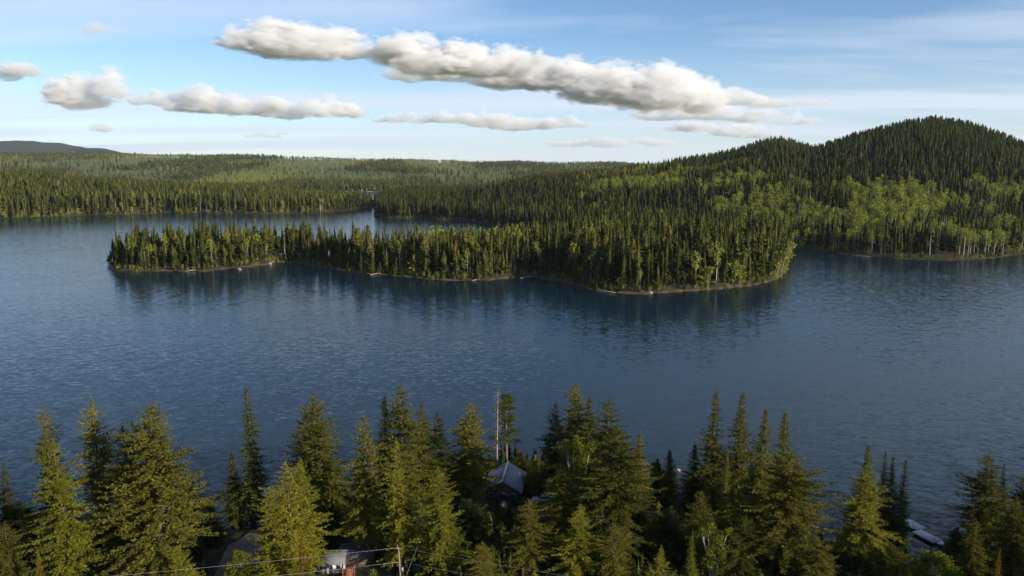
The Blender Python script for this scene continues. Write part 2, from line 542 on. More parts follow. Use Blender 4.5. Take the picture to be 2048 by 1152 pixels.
# ------------------------------------------------------------------ the lake
def water_material():
    m, nt, out = new_mat('lake_water')
    geo = node(nt, 'ShaderNodeNewGeometry')
    sep = node(nt, 'ShaderNodeSeparateXYZ'); nt.links.new(geo.outputs['Position'], sep.inputs[0])
    a = node(nt, 'ShaderNodeAttribute'); a.attribute_name = 'depth'
    # crests bend slightly round the point: phase = y + c x^2
    yy = mth(nt, 'ADD', sep.outputs['Y'], mth(nt, 'MULTIPLY', mth(nt, 'MULTIPLY', sep.outputs['X'], sep.outputs['X']), 0.0011))
    def wv(sx, sy, rot, detail, rough):
        c = node(nt, 'ShaderNodeCombineXYZ')
        x2 = mth(nt, 'ADD', sep.outputs['X'], mth(nt, 'MULTIPLY', yy, rot))
        y2 = mth(nt, 'ADD', yy, mth(nt, 'MULTIPLY', sep.outputs['X'], -rot))
        nt.links.new(mth(nt, 'MULTIPLY', x2, sx), c.inputs[0]); nt.links.new(mth(nt, 'MULTIPLY', y2, sy), c.inputs[1])
        return noise(nt, c.outputs[0], 1.0, detail, rough, 0.08)
    n1 = wv(0.30, 0.95, -0.10, 2, 0.5)
    n2 = wv(0.9, 2.2, 0.15, 2, 0.5)
    patch = wv(0.006, 0.022, 0.25, 4, 0.6)
    calm = ramp(nt, patch.outputs['Fac'], [(0.34, (0.72,) * 3), (0.62, (1.0,) * 3)])
    s1 = node(nt, 'ShaderNodeSeparateXYZ'); nt.links.new(n1.outputs['Color'], s1.inputs[0])
    s2 = node(nt, 'ShaderNodeSeparateXYZ'); nt.links.new(n2.outputs['Color'], s2.inputs[0])
    def slope(k, a1, a2):
        v = mth(nt, 'ADD', mth(nt, 'MULTIPLY', mth(nt, 'SUBTRACT', s1.outputs[k], 0.5), a1), mth(nt, 'MULTIPLY', mth(nt, 'SUBTRACT', s2.outputs[k], 0.5), a2))
        return mth(nt, 'MULTIPLY', v, calm)
    c = node(nt, 'ShaderNodeCombineXYZ')
    nt.links.new(slope(0, 0.12, 0.18), c.inputs[0]); nt.links.new(slope(1, 0.27, 0.32), c.inputs[1]); c.inputs[2].default_value = 1.0
    nv = node(nt, 'ShaderNodeVectorMath', operation='NORMALIZE'); nt.links.new(c.outputs[0], nv.inputs[0])
    fr = node(nt, 'ShaderNodeFresnel'); fr.inputs['IOR'].default_value = 1.333; nt.links.new(nv.outputs[0], fr.inputs['Normal'])
    gl = node(nt, 'ShaderNodeBsdfGlossy'); gl.inputs['Roughness'].default_value = 0.10; nt.links.new(nv.outputs[0], gl.inputs['Normal'])
    tr = node(nt, 'ShaderNodeBsdfTransparent'); tr.inputs['Color'].default_value = (0.45, 0.72, 0.70, 1)
    df = node(nt, 'ShaderNodeBsdfDiffuse'); df.inputs['Color'].default_value = (0.005, 0.020, 0.033, 1)
    murk = mth(nt, 'SUBTRACT', 1.0, mth(nt, 'POWER', 2.718, mth(nt, 'MULTIPLY', a.outputs['Fac'], -0.85)), clamp=True)
    body = node(nt, 'ShaderNodeMixShader'); nt.links.new(murk, body.inputs[0]); nt.links.new(tr.outputs[0], body.inputs[1]); nt.links.new(df.outputs[0], body.inputs[2])
    mx = node(nt, 'ShaderNodeMixShader'); nt.links.new(fr.outputs[0], mx.inputs[0]); nt.links.new(body.outputs[0], mx.inputs[1]); nt.links.new(gl.outputs[0], mx.inputs[2])
    nt.links.new(mx.outputs[0], out.inputs['Surface'])
    return m


wa = np.concatenate([np.linspace(-R(75), -R(48), 12)[:-1], np.linspace(-R(48), R(48), 300), np.linspace(R(48), R(75), 12)[1:]])
wr = rads[(rads > 75) & (rads < 2300)]
WX, WY, WF = polar(wa, wr)
WZ, WS = land(WX, WY)
keep = (WS.ravel() < 14)[WF].any(axis=1)
wme = mesh_np('lake', np.stack([WX, WY, np.zeros_like(WX)], -1).reshape(-1, 3), WF[keep], True)
at = wme.attributes.new('depth', 'FLOAT', 'POINT')
at.data.foreach_set('value', np.maximum(-WZ, 0).ravel().astype(np.float32))
tag(link('lake', wme, None, [water_material()]), 'rippled dark blue lake around the wooded island', kind='structure')

# ------------------------------------------------------------------ trees
def frame_of(t):
    a = np.where(np.abs(t[:, 2:3]) < 0.95, np.array([[0, 0, 1.0]]), np.array([[1.0, 0, 0]]))
    s = np.cross(t, a); s /= np.linalg.norm(s, axis=1, keepdims=True) + 1e-9
    return s, np.cross(s, t)


def rhombs(p, d, w_dir, L, W):
    """Leaf-shaped quads: base p, direction d, half-width direction w_dir."""
    p, d, w_dir = np.asarray(p), np.asarray(d), np.asarray(w_dir)
    L, W = np.asarray(L)[:, None], np.asarray(W)[:, None]
    m = p + d * L * 0.5
    v = np.stack([p, m + w_dir * W * 0.5, p + d * L, m - w_dir * W * 0.5], 1).reshape(-1, 3)
    f = np.arange(len(v)).reshape(-1, 4)
    return v, f


def conifer(seed, H=26.0, base=0.22, Rm=4.2, power=0.8, whorl=0.5, per=6, dens=4.6, droop=0.25, ragged=0.35, tip_round=0.0, spray=0.62, lean=0.0, dead=10, top_up=0.6):
    """A spruce or fir of H metres: returns trunk, branches and foliage meshes' data."""
    g = np.random.default_rng(seed)
    nz = 14
    tz = np.linspace(0, H, nz)
    sway = np.stack([np.cumsum(g.normal(0, 0.06, nz)) + lean * tz, np.cumsum(g.normal(0, 0.06, nz)), tz], 1)
    tr = MB()
    r0 = 0.010 * H + 0.04
    tr.tube(sway, [r0 * (1 - z / H) ** 0.9 * (1.25 if i == 0 else 1) + 0.02 for i, z in enumerate(tz)], 7)
    ph = g.uniform(0, 6.28, 6)
    zs, azs = [], []
    z = H * base
    a = g.uniform(0, 6.28)
    while z < H - 0.35:
        rel = (z - H * base) / (H * (1 - base))
        n = max(3, int(round(per * (1 - 0.35 * rel) + g.normal(0, 0.8))))
        for k in range(n):
            if g.random() < 0.10 + 0.15 * ragged: continue
            zs.append(z + g.normal(0, whorl * 0.3)); azs.append(a + 6.283 * k / n + g.normal(0, 0.25))
        a += 0.9 + g.normal(0, 0.3)
        z += whorl * (1.05 - 0.45 * rel) * g.uniform(0.7, 1.3)
    zs, azs = np.clip(np.array(zs), 0.3, H - 0.2), np.array(azs)
    rel = np.clip((zs - H * base) / (H * (1 - base)), 0, 1)
    prof = (1 - rel) ** power
    if tip_round:
        prof = np.maximum(prof * (1 - tip_round) + tip_round * np.sqrt(np.clip(1 - rel ** 2.2, 0, 1)), 0)
    prof *= np.clip(0.55 + rel * 2.6, 0, 1)                      # lowest boughs are short or dying
    lob = 1 + ragged * (0.55 * np.sin(azs * 2 + ph[0] + zs * 0.35) + 0.45 * np.sin(azs + ph[1] - zs * 0.8) + 0.35 * np.sin(zs * 1.9 + ph[2]))
    L = np.clip(Rm * prof * lob * g.uniform(0.62, 1.15, len(zs)), 0.16, Rm * 1.4)
    org = np.stack([np.interp(zs, tz, sway[:, 0]), np.interp(zs, tz, sway[:, 1]), zs], 1)
    up0 = -0.12 + top_up * rel ** 1.5 + g.normal(0, 0.09, len(zs))
    hx, hy = np.cos(azs), np.sin(azs)
    br = MB()
    Ps, Ds, Ws, Ls, Wd = [], [], [], [], []
    for i in range(len(zs)):
        l = L[i]
        def pt(t):
            r_ = l * t
            zz_ = l * (up0[i] * t - droop * t ** 2 * (1.2 - rel[i]) + 0.16 * t ** 4)
            return np.stack([org[i, 0] + hx[i] * r_, org[i, 1] + hy[i] * r_, org[i, 2] + zz_], -1)
        if l > 1.2:
            q = pt(np.array([0, 0.5, 0.92]))
            br.tube(q, [0.018 + 0.013 * l, 0.012 + 0.007 * l, 0.008], 3, False)
        n = max(4, int(l * dens * (1.0 if l < 3.5 else 1.25)))
        t = np.linspace(0.16 if l > 1.0 else 0.0, 1.0, n) + g.normal(0, 0.03, n)
        t = np.clip(t, 0.02, 1.03)
        for side in (-1, 1, 0):
            tt = t if side else t[::2]
            p = pt(tt)
            e = pt(tt + 0.02) - p
            tan = e / (np.linalg.norm(e, axis=1, keepdims=True) + 1e-9)
            s, upv = frame_of(tan)
            m = len(tt)
            if side:
                d = tan * g.uniform(0.45, 0.95, (m, 1)) + s * side * g.uniform(0.5, 1.0, (m, 1)) + upv * g.normal(-0.05, 0.28, (m, 1))
            else:
                d = tan * g.uniform(0.5, 1.0, (m, 1)) + upv * g.uniform(0.2, 0.9, (m, 1)) + s * g.normal(0, 0.3, (m, 1))
            d /= np.linalg.norm(d, axis=1, keepdims=True)
            ll = spray * (0.55 + 0.85 * (1 - tt) * min(1, l / 2.2)) * g.uniform(0.6, 1.25, m) * (0.8 if side == 0 else 1) * (1 - 0.5 * rel[i] ** 3)
            ll = np.minimum(ll, 0.25 + l * 0.5)
            w = np.cross(d, upv + g.normal(0, 0.55, (m, 3)))
            w /= np.linalg.norm(w, axis=1, keepdims=True) + 1e-9
            Ps.append(p); Ds.append(d); Ws.append(w); Ls.append(ll); Wd.append(ll * g.uniform(0.32, 0.5, m))
            # a second, hanging or rising sprig on the same twig
            p2 = p + d * (ll * 0.45)[:, None]
            d2 = d * 0.6 + g.normal(0, 0.55, (m, 3)); d2[:, 2] -= 0.15
            d2 /= np.linalg.norm(d2, axis=1, keepdims=True)
            w2 = np.cross(d2, g.normal(0, 1, (m, 3))); w2 /= np.linalg.norm(w2, axis=1, keepdims=True) + 1e-9
            Ps.append(p2); Ds.append(d2); Ws.append(w2); Ls.append(ll * 0.7); Wd.append(ll * 0.28)
    # leader
    k = 26
    p = np.stack([np.full(k, sway[-1, 0]), np.full(k, sway[-1, 1]), H - g.uniform(-0.5, 1.6, k)], 1)
    aa = g.uniform(0, 6.28, k)
    d = np.stack([np.cos(aa) * 0.5, np.sin(aa) * 0.5, g.uniform(0.4, 1.2, k)], 1); d /= np.linalg.norm(d, axis=1, keepdims=True)
    w = np.cross(d, g.normal(0, 1, (k, 3))); w /= np.linalg.norm(w, axis=1, keepdims=True)
    Ps.append(p); Ds.append(d); Ws.append(w); Ls.append(np.full(k, 0.34)); Wd.append(np.full(k, 0.12))
    # dead, bare stubs under the crown
    for k in range(dead):
        z = g.uniform(0.08, base + 0.12) * H
        aa = g.uniform(0, 6.28); l = g.uniform(0.5, 0.45 * Rm)
        o = np.array([np.interp(z, tz, sway[:, 0]), np.interp(z, tz, sway[:, 1]), z])
        br.tube([o, o + np.array([math.cos(aa) * l * .6, math.sin(aa) * l * .6, -0.05 * l]), o + np.array([math.cos(aa) * l, math.sin(aa) * l, -0.2 * l])], [0.035, 0.022, 0.008], 3, False)
    fv, ff = rhombs(np.vstack(Ps), np.vstack(Ds), np.vstack(Ws), np.concatenate(Ls), np.concatenate(Wd))
    return tr, br, fv, ff


def broadleaf(seed, H=9.0, base=0.25, Rm=2.4, clusters=36, leaves=110, leaf=0.26, stems=1, flat=1.0):
    """An aspen, willow or leafy shrub: trunk, limbs and leaf clusters."""
    g = np.random.default_rng(seed)
    tr, br = MB(), MB()
    Ps = []
    for s_ in range(stems):
        off = g.normal(0, 0.25 * (stems > 1), 2)
        ln = g.normal(0, 0.05 + 0.10 * (stems > 1), 2)
        tz = np.linspace(0, H * 0.92, 8)
        tp = np.stack([off[0] + ln[0] * tz + np.cumsum(g.normal(0, 0.05, 8)), off[1] + ln[1] * tz + np.cumsum(g.normal(0, 0.05, 8)), tz], 1)
        tr.tube(tp, [(0.011 * H + 0.02) * (1 - z / H) + 0.015 for z in tz], 6)
        for c in range(clusters // stems):
            rel = g.uniform(0, 1) ** 0.85
            z = H * (base + (1 - base) * rel)
            rr = Rm * math.sqrt(max(0.06, 1 - (2 * rel - 0.85) ** 2 * 0.8)) * g.uniform(0.25, 1.0)
            aa = g.uniform(0, 6.28)
            o = np.array([np.interp(z * 0.8, tz, tp[:, 0]), np.interp(z * 0.8, tz, tp[:, 1]), min(z * 0.82, H * 0.9)])
            e = np.array([o[0] + math.cos(aa) * rr, o[1] + math.sin(aa) * rr, z])
            br.tube([o, (o + e) / 2 + np.array([0, 0, 0.12 * rr]), e], [0.03 + 0.004 * H, 0.02, 0.008], 3, False)
            n = int(leaves * g.uniform(0.6, 1.3))
            sz = Rm * 0.30 * g.uniform(0.7, 1.25)
            q = g.normal(0, 1, (n, 3)); q /= np.linalg.norm(q, axis=1, keepdims=True)
            Ps.append(e + q * sz * g.uniform(0.25, 1.0, (n, 1)) ** 0.6 * np.array([1, 1, 0.75 * flat]))
    p = np.vstack(Ps); n = len(p)
    d = g.normal(0, 1, (n, 3)); d /= np.linalg.norm(d, axis=1, keepdims=True)
    w = np.cross(d, g.normal(0, 1, (n, 3))); w /= np.linalg.norm(w, axis=1, keepdims=True)
    l = leaf * g.uniform(0.6, 1.4, n)
    fv, ff = rhombs(p, d, w, l, l * 0.75)
    return tr, br, fv, ff


def pine(seed, H=24.0):
    """Thin-crowned pine: bare lower trunk, tiers of tufted branches."""
    g = np.random.default_rng(seed)
    tr, br = MB(), MB()
    tz = np.linspace(0, H, 12)
    tp = np.stack([0.012 * tz + np.cumsum(g.normal(0, 0.05, 12)), np.cumsum(g.normal(0, 0.05, 12)), tz], 1)
    tr.tube(tp, [0.34 * (1 - z / H) ** 0.8 + 0.03 for z in tz], 7)
    Ps = []
    z = H * 0.34
    while z < H:
        rel = (z / H - 0.34) / 0.66
        for k in range(int(g.integers(2, 5) + 3 * rel)):
            aa = g.uniform(0, 6.28)
            l = (3.1 * (1 - rel) ** 0.35 * (0.75 if 0.3 < rel < 0.5 else 1)) * g.uniform(0.5, 1.1) * (1 if rel < 0.93 else 0.5)
            o = np.array([np.interp(z, tz, tp[:, 0]), np.interp(z, tz, tp[:, 1]), z])
            e = o + np.array([math.cos(aa) * l, math.sin(aa) * l, l * (-0.22 + 0.6 * rel)])
            br.tube([o, (o + e) / 2 + np.array([0, 0, -0.05 * l]), e], [0.045, 0.03, 0.012], 3, False)
            for t in np.arange(0.35, 1.05, 0.13):
                n = int(24 * (0.5 + 0.6 * t))
                q = g.normal(0, 1, (n, 3)) * np.array([0.36, 0.36, 0.11])
                Ps.append(o + (e - o) * t + q)
        z += g.uniform(0.75, 1.6)
    p = np.vstack(Ps); n = len(p)
    d = g.normal(0, 1, (n, 3)); d[:, 2] += 0.4; d /= np.linalg.norm(d, axis=1, keepdims=True)
    w = np.cross(d, g.normal(0, 1, (n, 3))); w /= np.linalg.norm(w, axis=1, keepdims=True)
    l = 0.42 * g.uniform(0.6, 1.3, n)
    fv, ff = rhombs(p, d, w, l, l * 0.4)
    return tr, br, fv, ff


def snag(seed, H=24.0, n=130, Rm=2.1):
    g = np.random.default_rng(seed)
    tr, br = MB(), MB()
    tz = np.linspace(0, H, 10)
    tp = np.stack([-0.02 * tz + np.cumsum(g.normal(0, 0.05, 10)), np.cumsum(g.normal(0, 0.05, 10)), tz], 1)
    tr.tube(tp, [0.19 * (1 - z / H) ** 0.8 + 0.02 for z in tz], 7)
    for k in range(n):
        z = H * g.uniform(0.25, 1.0)
        aa = g.uniform(0, 6.28); l = Rm * g.uniform(0.35, 1.0) * (1.1 - 0.55 * z / H)
        o = np.array([np.interp(z, tz, tp[:, 0]), np.interp(z, tz, tp[:, 1]), z])
        e = o + np.array([math.cos(aa) * l, math.sin(aa) * l, l * g.uniform(-0.5, 0.25)])
        br.tube([o, (o + e) / 2 + np.array([0, 0, 0.06 * l]), e], [0.022, 0.014, 0.006], 3, False)
        for j in range(3):
            s0 = o + (e - o) * g.uniform(0.4, 0.95)
            br.tube([s0, s0 + g.normal(0, 0.28, 3)], [0.014, 0.006], 3, False)
    return tr, br


def lod_conifer(seed, H=24.0, Rm=3.0, base=0.12, rows=22, per=8, power=0.85, ragged=0.3, mats=None, trunk=True, name='far_conifer'):
    """Mid-distance conifer: drooping boughs as kites round a stem, one mesh with two materials (crown, stem)."""
    g = np.random.default_rng(seed)
    ph = g.uniform(0, 6.28, 3)
    Ps, Ds, Ws, Ls, Wd = [], [], [], [], []
    for i in range(rows):
        rel = (i + g.uniform(-0.3, 0.3)) / (rows - 1)
        rel = min(max(rel, 0), 1)
        z = H * (base + (1 - base) * rel)
        n = max(3, int(per * (1 - 0.45 * rel)))
        for k in range(n):
            a = 6.283 * (k + g.uniform(-0.35, 0.35)) / n + i * 0.7
            l = Rm * ((1 - rel) ** power * min(1, 0.6 + rel * 2.5) + 0.05) * (1 + ragged * math.sin(2 * a + ph[0] + z * 0.5) * 0.7) * g.uniform(0.6, 1.15)
            d = np.array([math.cos(a), math.sin(a), g.normal(-0.22 + 0.85 * rel ** 2, 0.16)]); d /= np.linalg.norm(d)
            s = np.array([-math.sin(a), math.cos(a), g.normal(0, 0.5)]); s /= np.linalg.norm(s)
            for q in range(2):
                dd = d + s * g.normal(0, 0.26) + np.array([0, 0, g.normal(0, 0.12)]); dd /= np.linalg.norm(dd)
                ss = s + np.array([0, 0, g.normal(0, 0.7)]); ss /= np.linalg.norm(ss)
                Ps.append([0, 0, z + g.normal(0, 0.2)]); Ds.append(dd); Ws.append(ss); Ls.append(l * (1 if q == 0 else 0.75)); Wd.append(max(0.4, l * 0.55))
    fv, ff = rhombs(np.array(Ps), np.array(Ds), np.array(Ws), np.array(Ls), np.array(Wd))
    # the closed inner mass of the boughs, in uneven tiers
    tiers, ns = max(6, rows // 2), 7
    av, af = [], []
    for j in range(tiers):
        rel = j / tiers
        z0, z1 = H * (base + (1 - base) * rel), H * (base + (1 - base) * min(1, rel + 2.1 / tiers))
        r_ = Rm * ((1 - rel) ** power * min(1, 0.6 + rel * 2.5)) * 0.62
        b0 = len(av)
        for q in range(ns):
            a = 6.283 * q / ns + j * 0.5
            w_ = r_ * g.uniform(0.6, 1.25) * (1 + ragged * 0.7 * math.sin(2 * a + ph[0] + z0 * 0.5))
            av.append([math.cos(a) * w_, math.sin(a) * w_, z0 + g.normal(0, 0.35)])
        for q in range(ns):
            a = 6.283 * q / ns + j * 0.5
            av.append([math.cos(a) * r_ * 0.16, math.sin(a) * r_ * 0.16, z1])
        af += [[b0 + q, b0 + (q + 1) % ns, b0 + ns + (q + 1) % ns, b0 + ns + q] for q in range(ns)]
    ff = np.vstack([ff, np.array(af) + len(fv)]); fv = np.vstack([fv, np.array(av)])
    t = MB().tube([(0, 0, 0), (0.05, 0, H * 0.5), (0, 0, H * 0.9)], [0.009 * H, 0.006 * H, 0.01], 4, False)
    tv = np.vstack(t.v); tf = np.array(t.f4)
    return fv, ff, tv, tf


def lod_broad(seed, H=18.0, Rm=2.6, base=0.5, n=150, size=0.9, lean=0.0):
    g = np.random.default_rng(seed)
    c = []
    for k in range(9):
        rel = g.uniform(0, 1)
        rr = Rm * 0.75 * math.sqrt(max(0.05, 1 - (2 * rel - 0.9) ** 2)) * g.uniform(0.2, 1)
        a = g.uniform(0, 6.28)
        c.append([math.cos(a) * rr + lean * H * (base + (1 - base) * rel), math.sin(a) * rr, H * (base + (1 - base) * rel)])
    c = np.array(c)
    p = c[g.integers(0, 9, n)] + g.normal(0, 1, (n, 3)) * Rm * np.array([0.30, 0.30, 0.34])
    d = g.normal(0, 1, (n, 3)); d /= np.linalg.norm(d, axis=1, keepdims=True)
    w = np.cross(d, g.normal(0, 1, (n, 3))); w /= np.linalg.norm(w, axis=1, keepdims=True)
    l = size * g.uniform(0.6, 1.35, n)
    fv, ff = rhombs(p, d, w, l, l * 0.7)
    t = MB().tube([(0, 0, 0), (lean * H * 0.4, 0, H * 0.5), (lean * H * 0.9, 0, H * 0.92)], [0.010 * H, 0.008 * H, 0.03], 4, False)
    for k in range(4):
        e = c[k]
        t.tube([(lean * H * 0.5, 0, e[2] * 0.75), e], [0.05, 0.02], 3, False)
    return fv, ff, np.vstack(t.v), np.array(t.f4)


def lod_bare(seed, H=18.0, Rm=1.8):
    g = np.random.default_rng(seed)
    n = 90
    z = H * g.uniform(0.3, 1.0, n)
    a = g.uniform(0, 6.28, n)
    p = np.stack([np.zeros(n), np.zeros(n), z], 1)
    d = np.stack([np.cos(a), np.sin(a), g.uniform(0.2, 1.2, n)], 1); d /= np.linalg.norm(d, axis=1, keepdims=True)
    w = np.cross(d, g.normal(0, 1, (n, 3))); w /= np.linalg.norm(w, axis=1, keepdims=True)
    l = Rm * g.uniform(0.5, 1.2, n) * (1.3 - z / H)
    fv, ff = rhombs(p, d, w, l, np.full(n, 0.16))
    t = MB().tube([(0, 0, 0), (0.1, 0.05, H * 0.5), (0, 0, H)], [0.011 * H, 0.008 * H, 0.02], 4, False)
    return fv, ff, np.vstack(t.v), np.array(t.f4)


def two_mat_mesh(name, data, m_crown, m_stem):
    fv, ff, tv, tf = data
    me = mesh_np(name, np.vstack([fv, tv]), np.vstack([ff, tf + len(fv)]))
    me.materials.append(m_crown); me.materials.append(m_stem)
    idx = np.zeros(len(me.polygons), np.int32); idx[len(ff):] = 1
    me.polygons.foreach_set('material_index', idx)
    return me


def hidden_proto(name, me):
    """A prototype for the scattered forest masses; it is never linked to the scene itself."""
    return bpy.data.objects.new(name, me)


def scatter(name, pts, scl, rot, idx, protos, label):
    """One object of kind stuff: pts carry copies of the prototypes."""
    me = bpy.data.meshes.new(name)
    n = len(pts)
    me.vertices.add(n)
    me.vertices.foreach_set('co', np.asarray(pts, np.float32).ravel())
    for an, typ, arr in (('inst_scale', 'FLOAT_VECTOR', scl), ('inst_rot', 'FLOAT_VECTOR', rot), ('inst_idx', 'INT', idx)):
        a_ = me.attributes.new(an, typ, 'POINT')
        a_.data.foreach_set('vector' if typ == 'FLOAT_VECTOR' else 'value', np.asarray(arr, np.float32 if typ == 'FLOAT_VECTOR' else np.int32).ravel())
    o = link(name, me)
    ng = bpy.data.node_groups.new(name, 'GeometryNodeTree')
    ng.interface.new_socket('Geometry', in_out='INPUT', socket_type='NodeSocketGeometry')
    ng.interface.new_socket('Geometry', in_out='OUTPUT', socket_type='NodeSocketGeometry')
    gi, go = ng.nodes.new('NodeGroupInput'), ng.nodes.new('NodeGroupOutput')
    def attr(nm, t):
        a_ = ng.nodes.new('GeometryNodeInputNamedAttribute')
        a_.data_type = t
        a_.inputs['Name'].default_value = nm
        return a_.outputs['Attribute']
    ai, asc, aro = attr('inst_idx', 'INT'), attr('inst_scale', 'FLOAT_VECTOR'), attr('inst_rot', 'FLOAT_VECTOR')
    jn = ng.nodes.new('GeometryNodeJoinGeometry')
    for k, p in enumerate(protos):
        cmp_ = ng.nodes.new('FunctionNodeCompare')
        cmp_.data_type = 'INT'; cmp_.operation = 'EQUAL'
        ng.links.new(ai, cmp_.inputs[2]); cmp_.inputs[3].default_value = k
        oi = ng.nodes.new('GeometryNodeObjectInfo')
        oi.inputs['Object'].default_value = p
        oi.inputs['As Instance'].default_value = True
        ip = ng.nodes.new('GeometryNodeInstanceOnPoints')
        ng.links.new(gi.outputs[0], ip.inputs['Points']); ng.links.new(cmp_.outputs[0], ip.inputs['Selection'])
        ng.links.new(oi.outputs['Geometry'], ip.inputs['Instance']); ng.links.new(aro, ip.inputs['Rotation']); ng.links.new(asc, ip.inputs['Scale'])
        ng.links.new(ip.outputs[0], jn.inputs[0])
    ng.links.new(jn.outputs[0], go.inputs[0])
    md = o.modifiers.new('scatter', 'NODES'); md.node_group = ng
    return tag(o, label, kind='stuff')


# ---- prototypes for everything beyond the near shore
LODC = [two_mat_mesh('conifer_mesh', lod_conifer(s, 24, r, b, 24, 9, p, rg), M['conifer_far'], M['bark'])
        for s, r, b, p, rg in ((1, 2.7, 0.10, 0.85, 0.3), (2, 2.1, 0.16, 0.75, 0.35), (3, 3.2, 0.20, 0.7, 0.45), (4, 2.4, 0.06, 0.95, 0.25), (5, 3.4, 0.26, 0.5, 0.6))]
LODH = [two_mat_mesh('hill_conifer_mesh', lod_conifer(s, 22, r, b, 13, 7, p, rg), M['hill_far'], M['bark'])
        for s, r, b, p, rg in ((11, 2.9, 0.10, 0.85, 0.3), (12, 2.3, 0.12, 0.8, 0.35), (13, 3.8, 0.16, 0.5, 0.55))]
LODM = [two_mat_mesh('shore_conifer_mesh', lod_conifer(s, 23, r, b, 14, 7, p, rg), M['conifer_far'], M['bark'])
        for s, r, b, p, rg in ((14, 2.8, 0.10, 0.85, 0.3), (15, 2.2, 0.12, 0.8, 0.35), (16, 3.7, 0.18, 0.5, 0.55))]
LODA = [two_mat_mesh('aspen_mesh', lod_broad(s, 17, r, b, 170, 0.85), M['aspen_far'], M['pale_bark']) for s, r, b in ((21, 2.3, 0.50), (22, 2.7, 0.42), (23, 2.0, 0.56))]
LODW = [two_mat_mesh('willow_mesh', lod_broad(s, 7, r, 0.12, 200, 0.7), M['aspen_far'], M['pale_bark']) for s, r in ((24, 2.2), (25, 2.8))]
LODB = [two_mat_mesh('bare_tree_mesh', lod_bare(s), M['twig'], M['pale_bark']) for s in (31, 32)]
P_C = [hidden_proto('p_c%d' % i, m) for i, m in enumerate(LODC)]
P_H = [hidden_proto('p_h%d' % i, m) for i, m in enumerate(LODH)]
P_M = [hidden_proto('p_m%d' % i, m) for i, m in enumerate(LODM)]
P_A = [hidden_proto('p_a%d' % i, m) for i, m in enumerate(LODA)]
P_W = [hidden_proto('p_w%d' % i, m) for i, m in enumerate(LODW)]
P_B = [hidden_proto('p_b%d' % i, m) for i, m in enumerate(LODB)]


def jitter_grid(x0, x1, y0, y1, sp, g):
    xs = np.arange(x0, x1, sp); ys = np.arange(y0, y1, sp)
    X, Y = np.meshgrid(xs, ys)
    return (X + g.uniform(-0.5, 0.5, X.shape) * sp).ravel(), (Y + g.uniform(-0.5, 0.5, X.shape) * sp).ravel()


# running horizon of the bare ground, to leave out trees that no view from here could show
_az = np.linspace(-0.80, 0.80, 321)
_yy = np.concatenate([np.arange(400, 2200, 12.0), np.arange(2200, 7000, 40.0)])
_hz, _ = land(_az[None, :] * _yy[:, None], np.repeat(_yy[:, None], len(_az), 1))
_run = np.maximum.accumulate((_hz - CAM_H) / _yy[:, None], axis=0)


def visible(x, y, ztop, margin=0.004):
    i = np.clip(np.searchsorted(_yy, y) - 2, 0, len(_yy) - 1)
    j = np.clip(np.rint((x / y + 0.80) / 0.005).astype(int), 0, len(_az) - 1)
    return (ztop - CAM_H) / y > _run[i, j] - margin


def forest_points(x0, x1, y0, y1, sp, g, smin=1.5):
    x, y = jitter_grid(x0, x1, y0, y1, sp, g)
    k = np.abs(x / np.maximum(y, 1)) < 0.80
    x, y = x[k], y[k]
    z, s = land(x, y)
    k = s > smin
    x, y, z, s = x[k], y[k], z[k], s[k]
    k = visible(x, y, z + 24)
    return x[k], y[k], z[k], s[k]


def put(name, x, y, z, h, wd, idx, protos, label, g, hp):
    """Heights h in metres; hp the prototypes' own heights."""
    sc = h / hp[idx]
    scl = np.stack([sc * wd, sc * wd, sc], 1)
    rot = np.stack([g.normal(0, 0.03, len(x)), g.normal(0, 0.03, len(x)), g.uniform(0, 6.283, len(x))], 1)
    return scatter(name, np.stack([x, y, z - 0.15], 1), scl, rot, idx, protos, label)


g = np.random.default_rng(101)
# ---- the wooded island: the front rows are trees of their own, the rest one mass
ix, iy, iz, is_ = forest_points(-320, 240, 360, 610, 4.2, g, 0.4)
k = poly_sd(ISLAND, ix, iy) > 0
ix, iy, iz, is_ = ix[k], iy[k], iz[k], is_[k]
near_edge = np.array([poly_sd(ISLAND, np.array([a_]), np.array([b_ - 16.0]))[0] for a_, b_ in zip(ix, iy)]) < 0     # water within 16 m towards the camera
hgt = (11.5 + 15.5 * g.random(len(ix)) ** 1.15) * np.where(is_ < 4, 0.72, 1.0) * np.where(ix > 40, 1.12, 1.0)
hgt *= np.where(g.random(len(ix)) < 0.12, 0.55, 1.0)
front = np.where(near_edge)[0]
order = front[np.argsort(iy[front] - is_[front] * 0.2)]
ISL_OBJ = order[:: max(1, len(order) // 205)][:205]
rest = np.setdiff1d(np.arange(len(ix)), ISL_OBJ)
kind = g.random(len(rest))
glade = (np.abs(ix[rest] + 22) < 40) & (iy[rest] > 470)          # a stand of fresh green aspens on the low middle
idx = np.where(kind < 0.90, g.integers(0, 5, len(rest)), np.where(kind < 0.955, 5 + g.integers(0, 3, len(rest)), 8 + g.integers(0, 2, len(rest))))
idx = np.where(glade & (g.random(len(rest)) < 0.5), 5 + g.integers(0, 3, len(rest)), idx)
hh = hgt[rest] * np.where(idx >= 5, 0.8, 1)
HP = np.array([24.] * 5 + [17.] * 3 + [18.] * 2)
put('island_forest', ix[rest], iy[rest], iz[rest], hh, g.uniform(0.95, 1.6, len(rest)), idx, P_C + P_A + P_B, 'dense conifer forest filling the middle of the wooded island', g, HP)

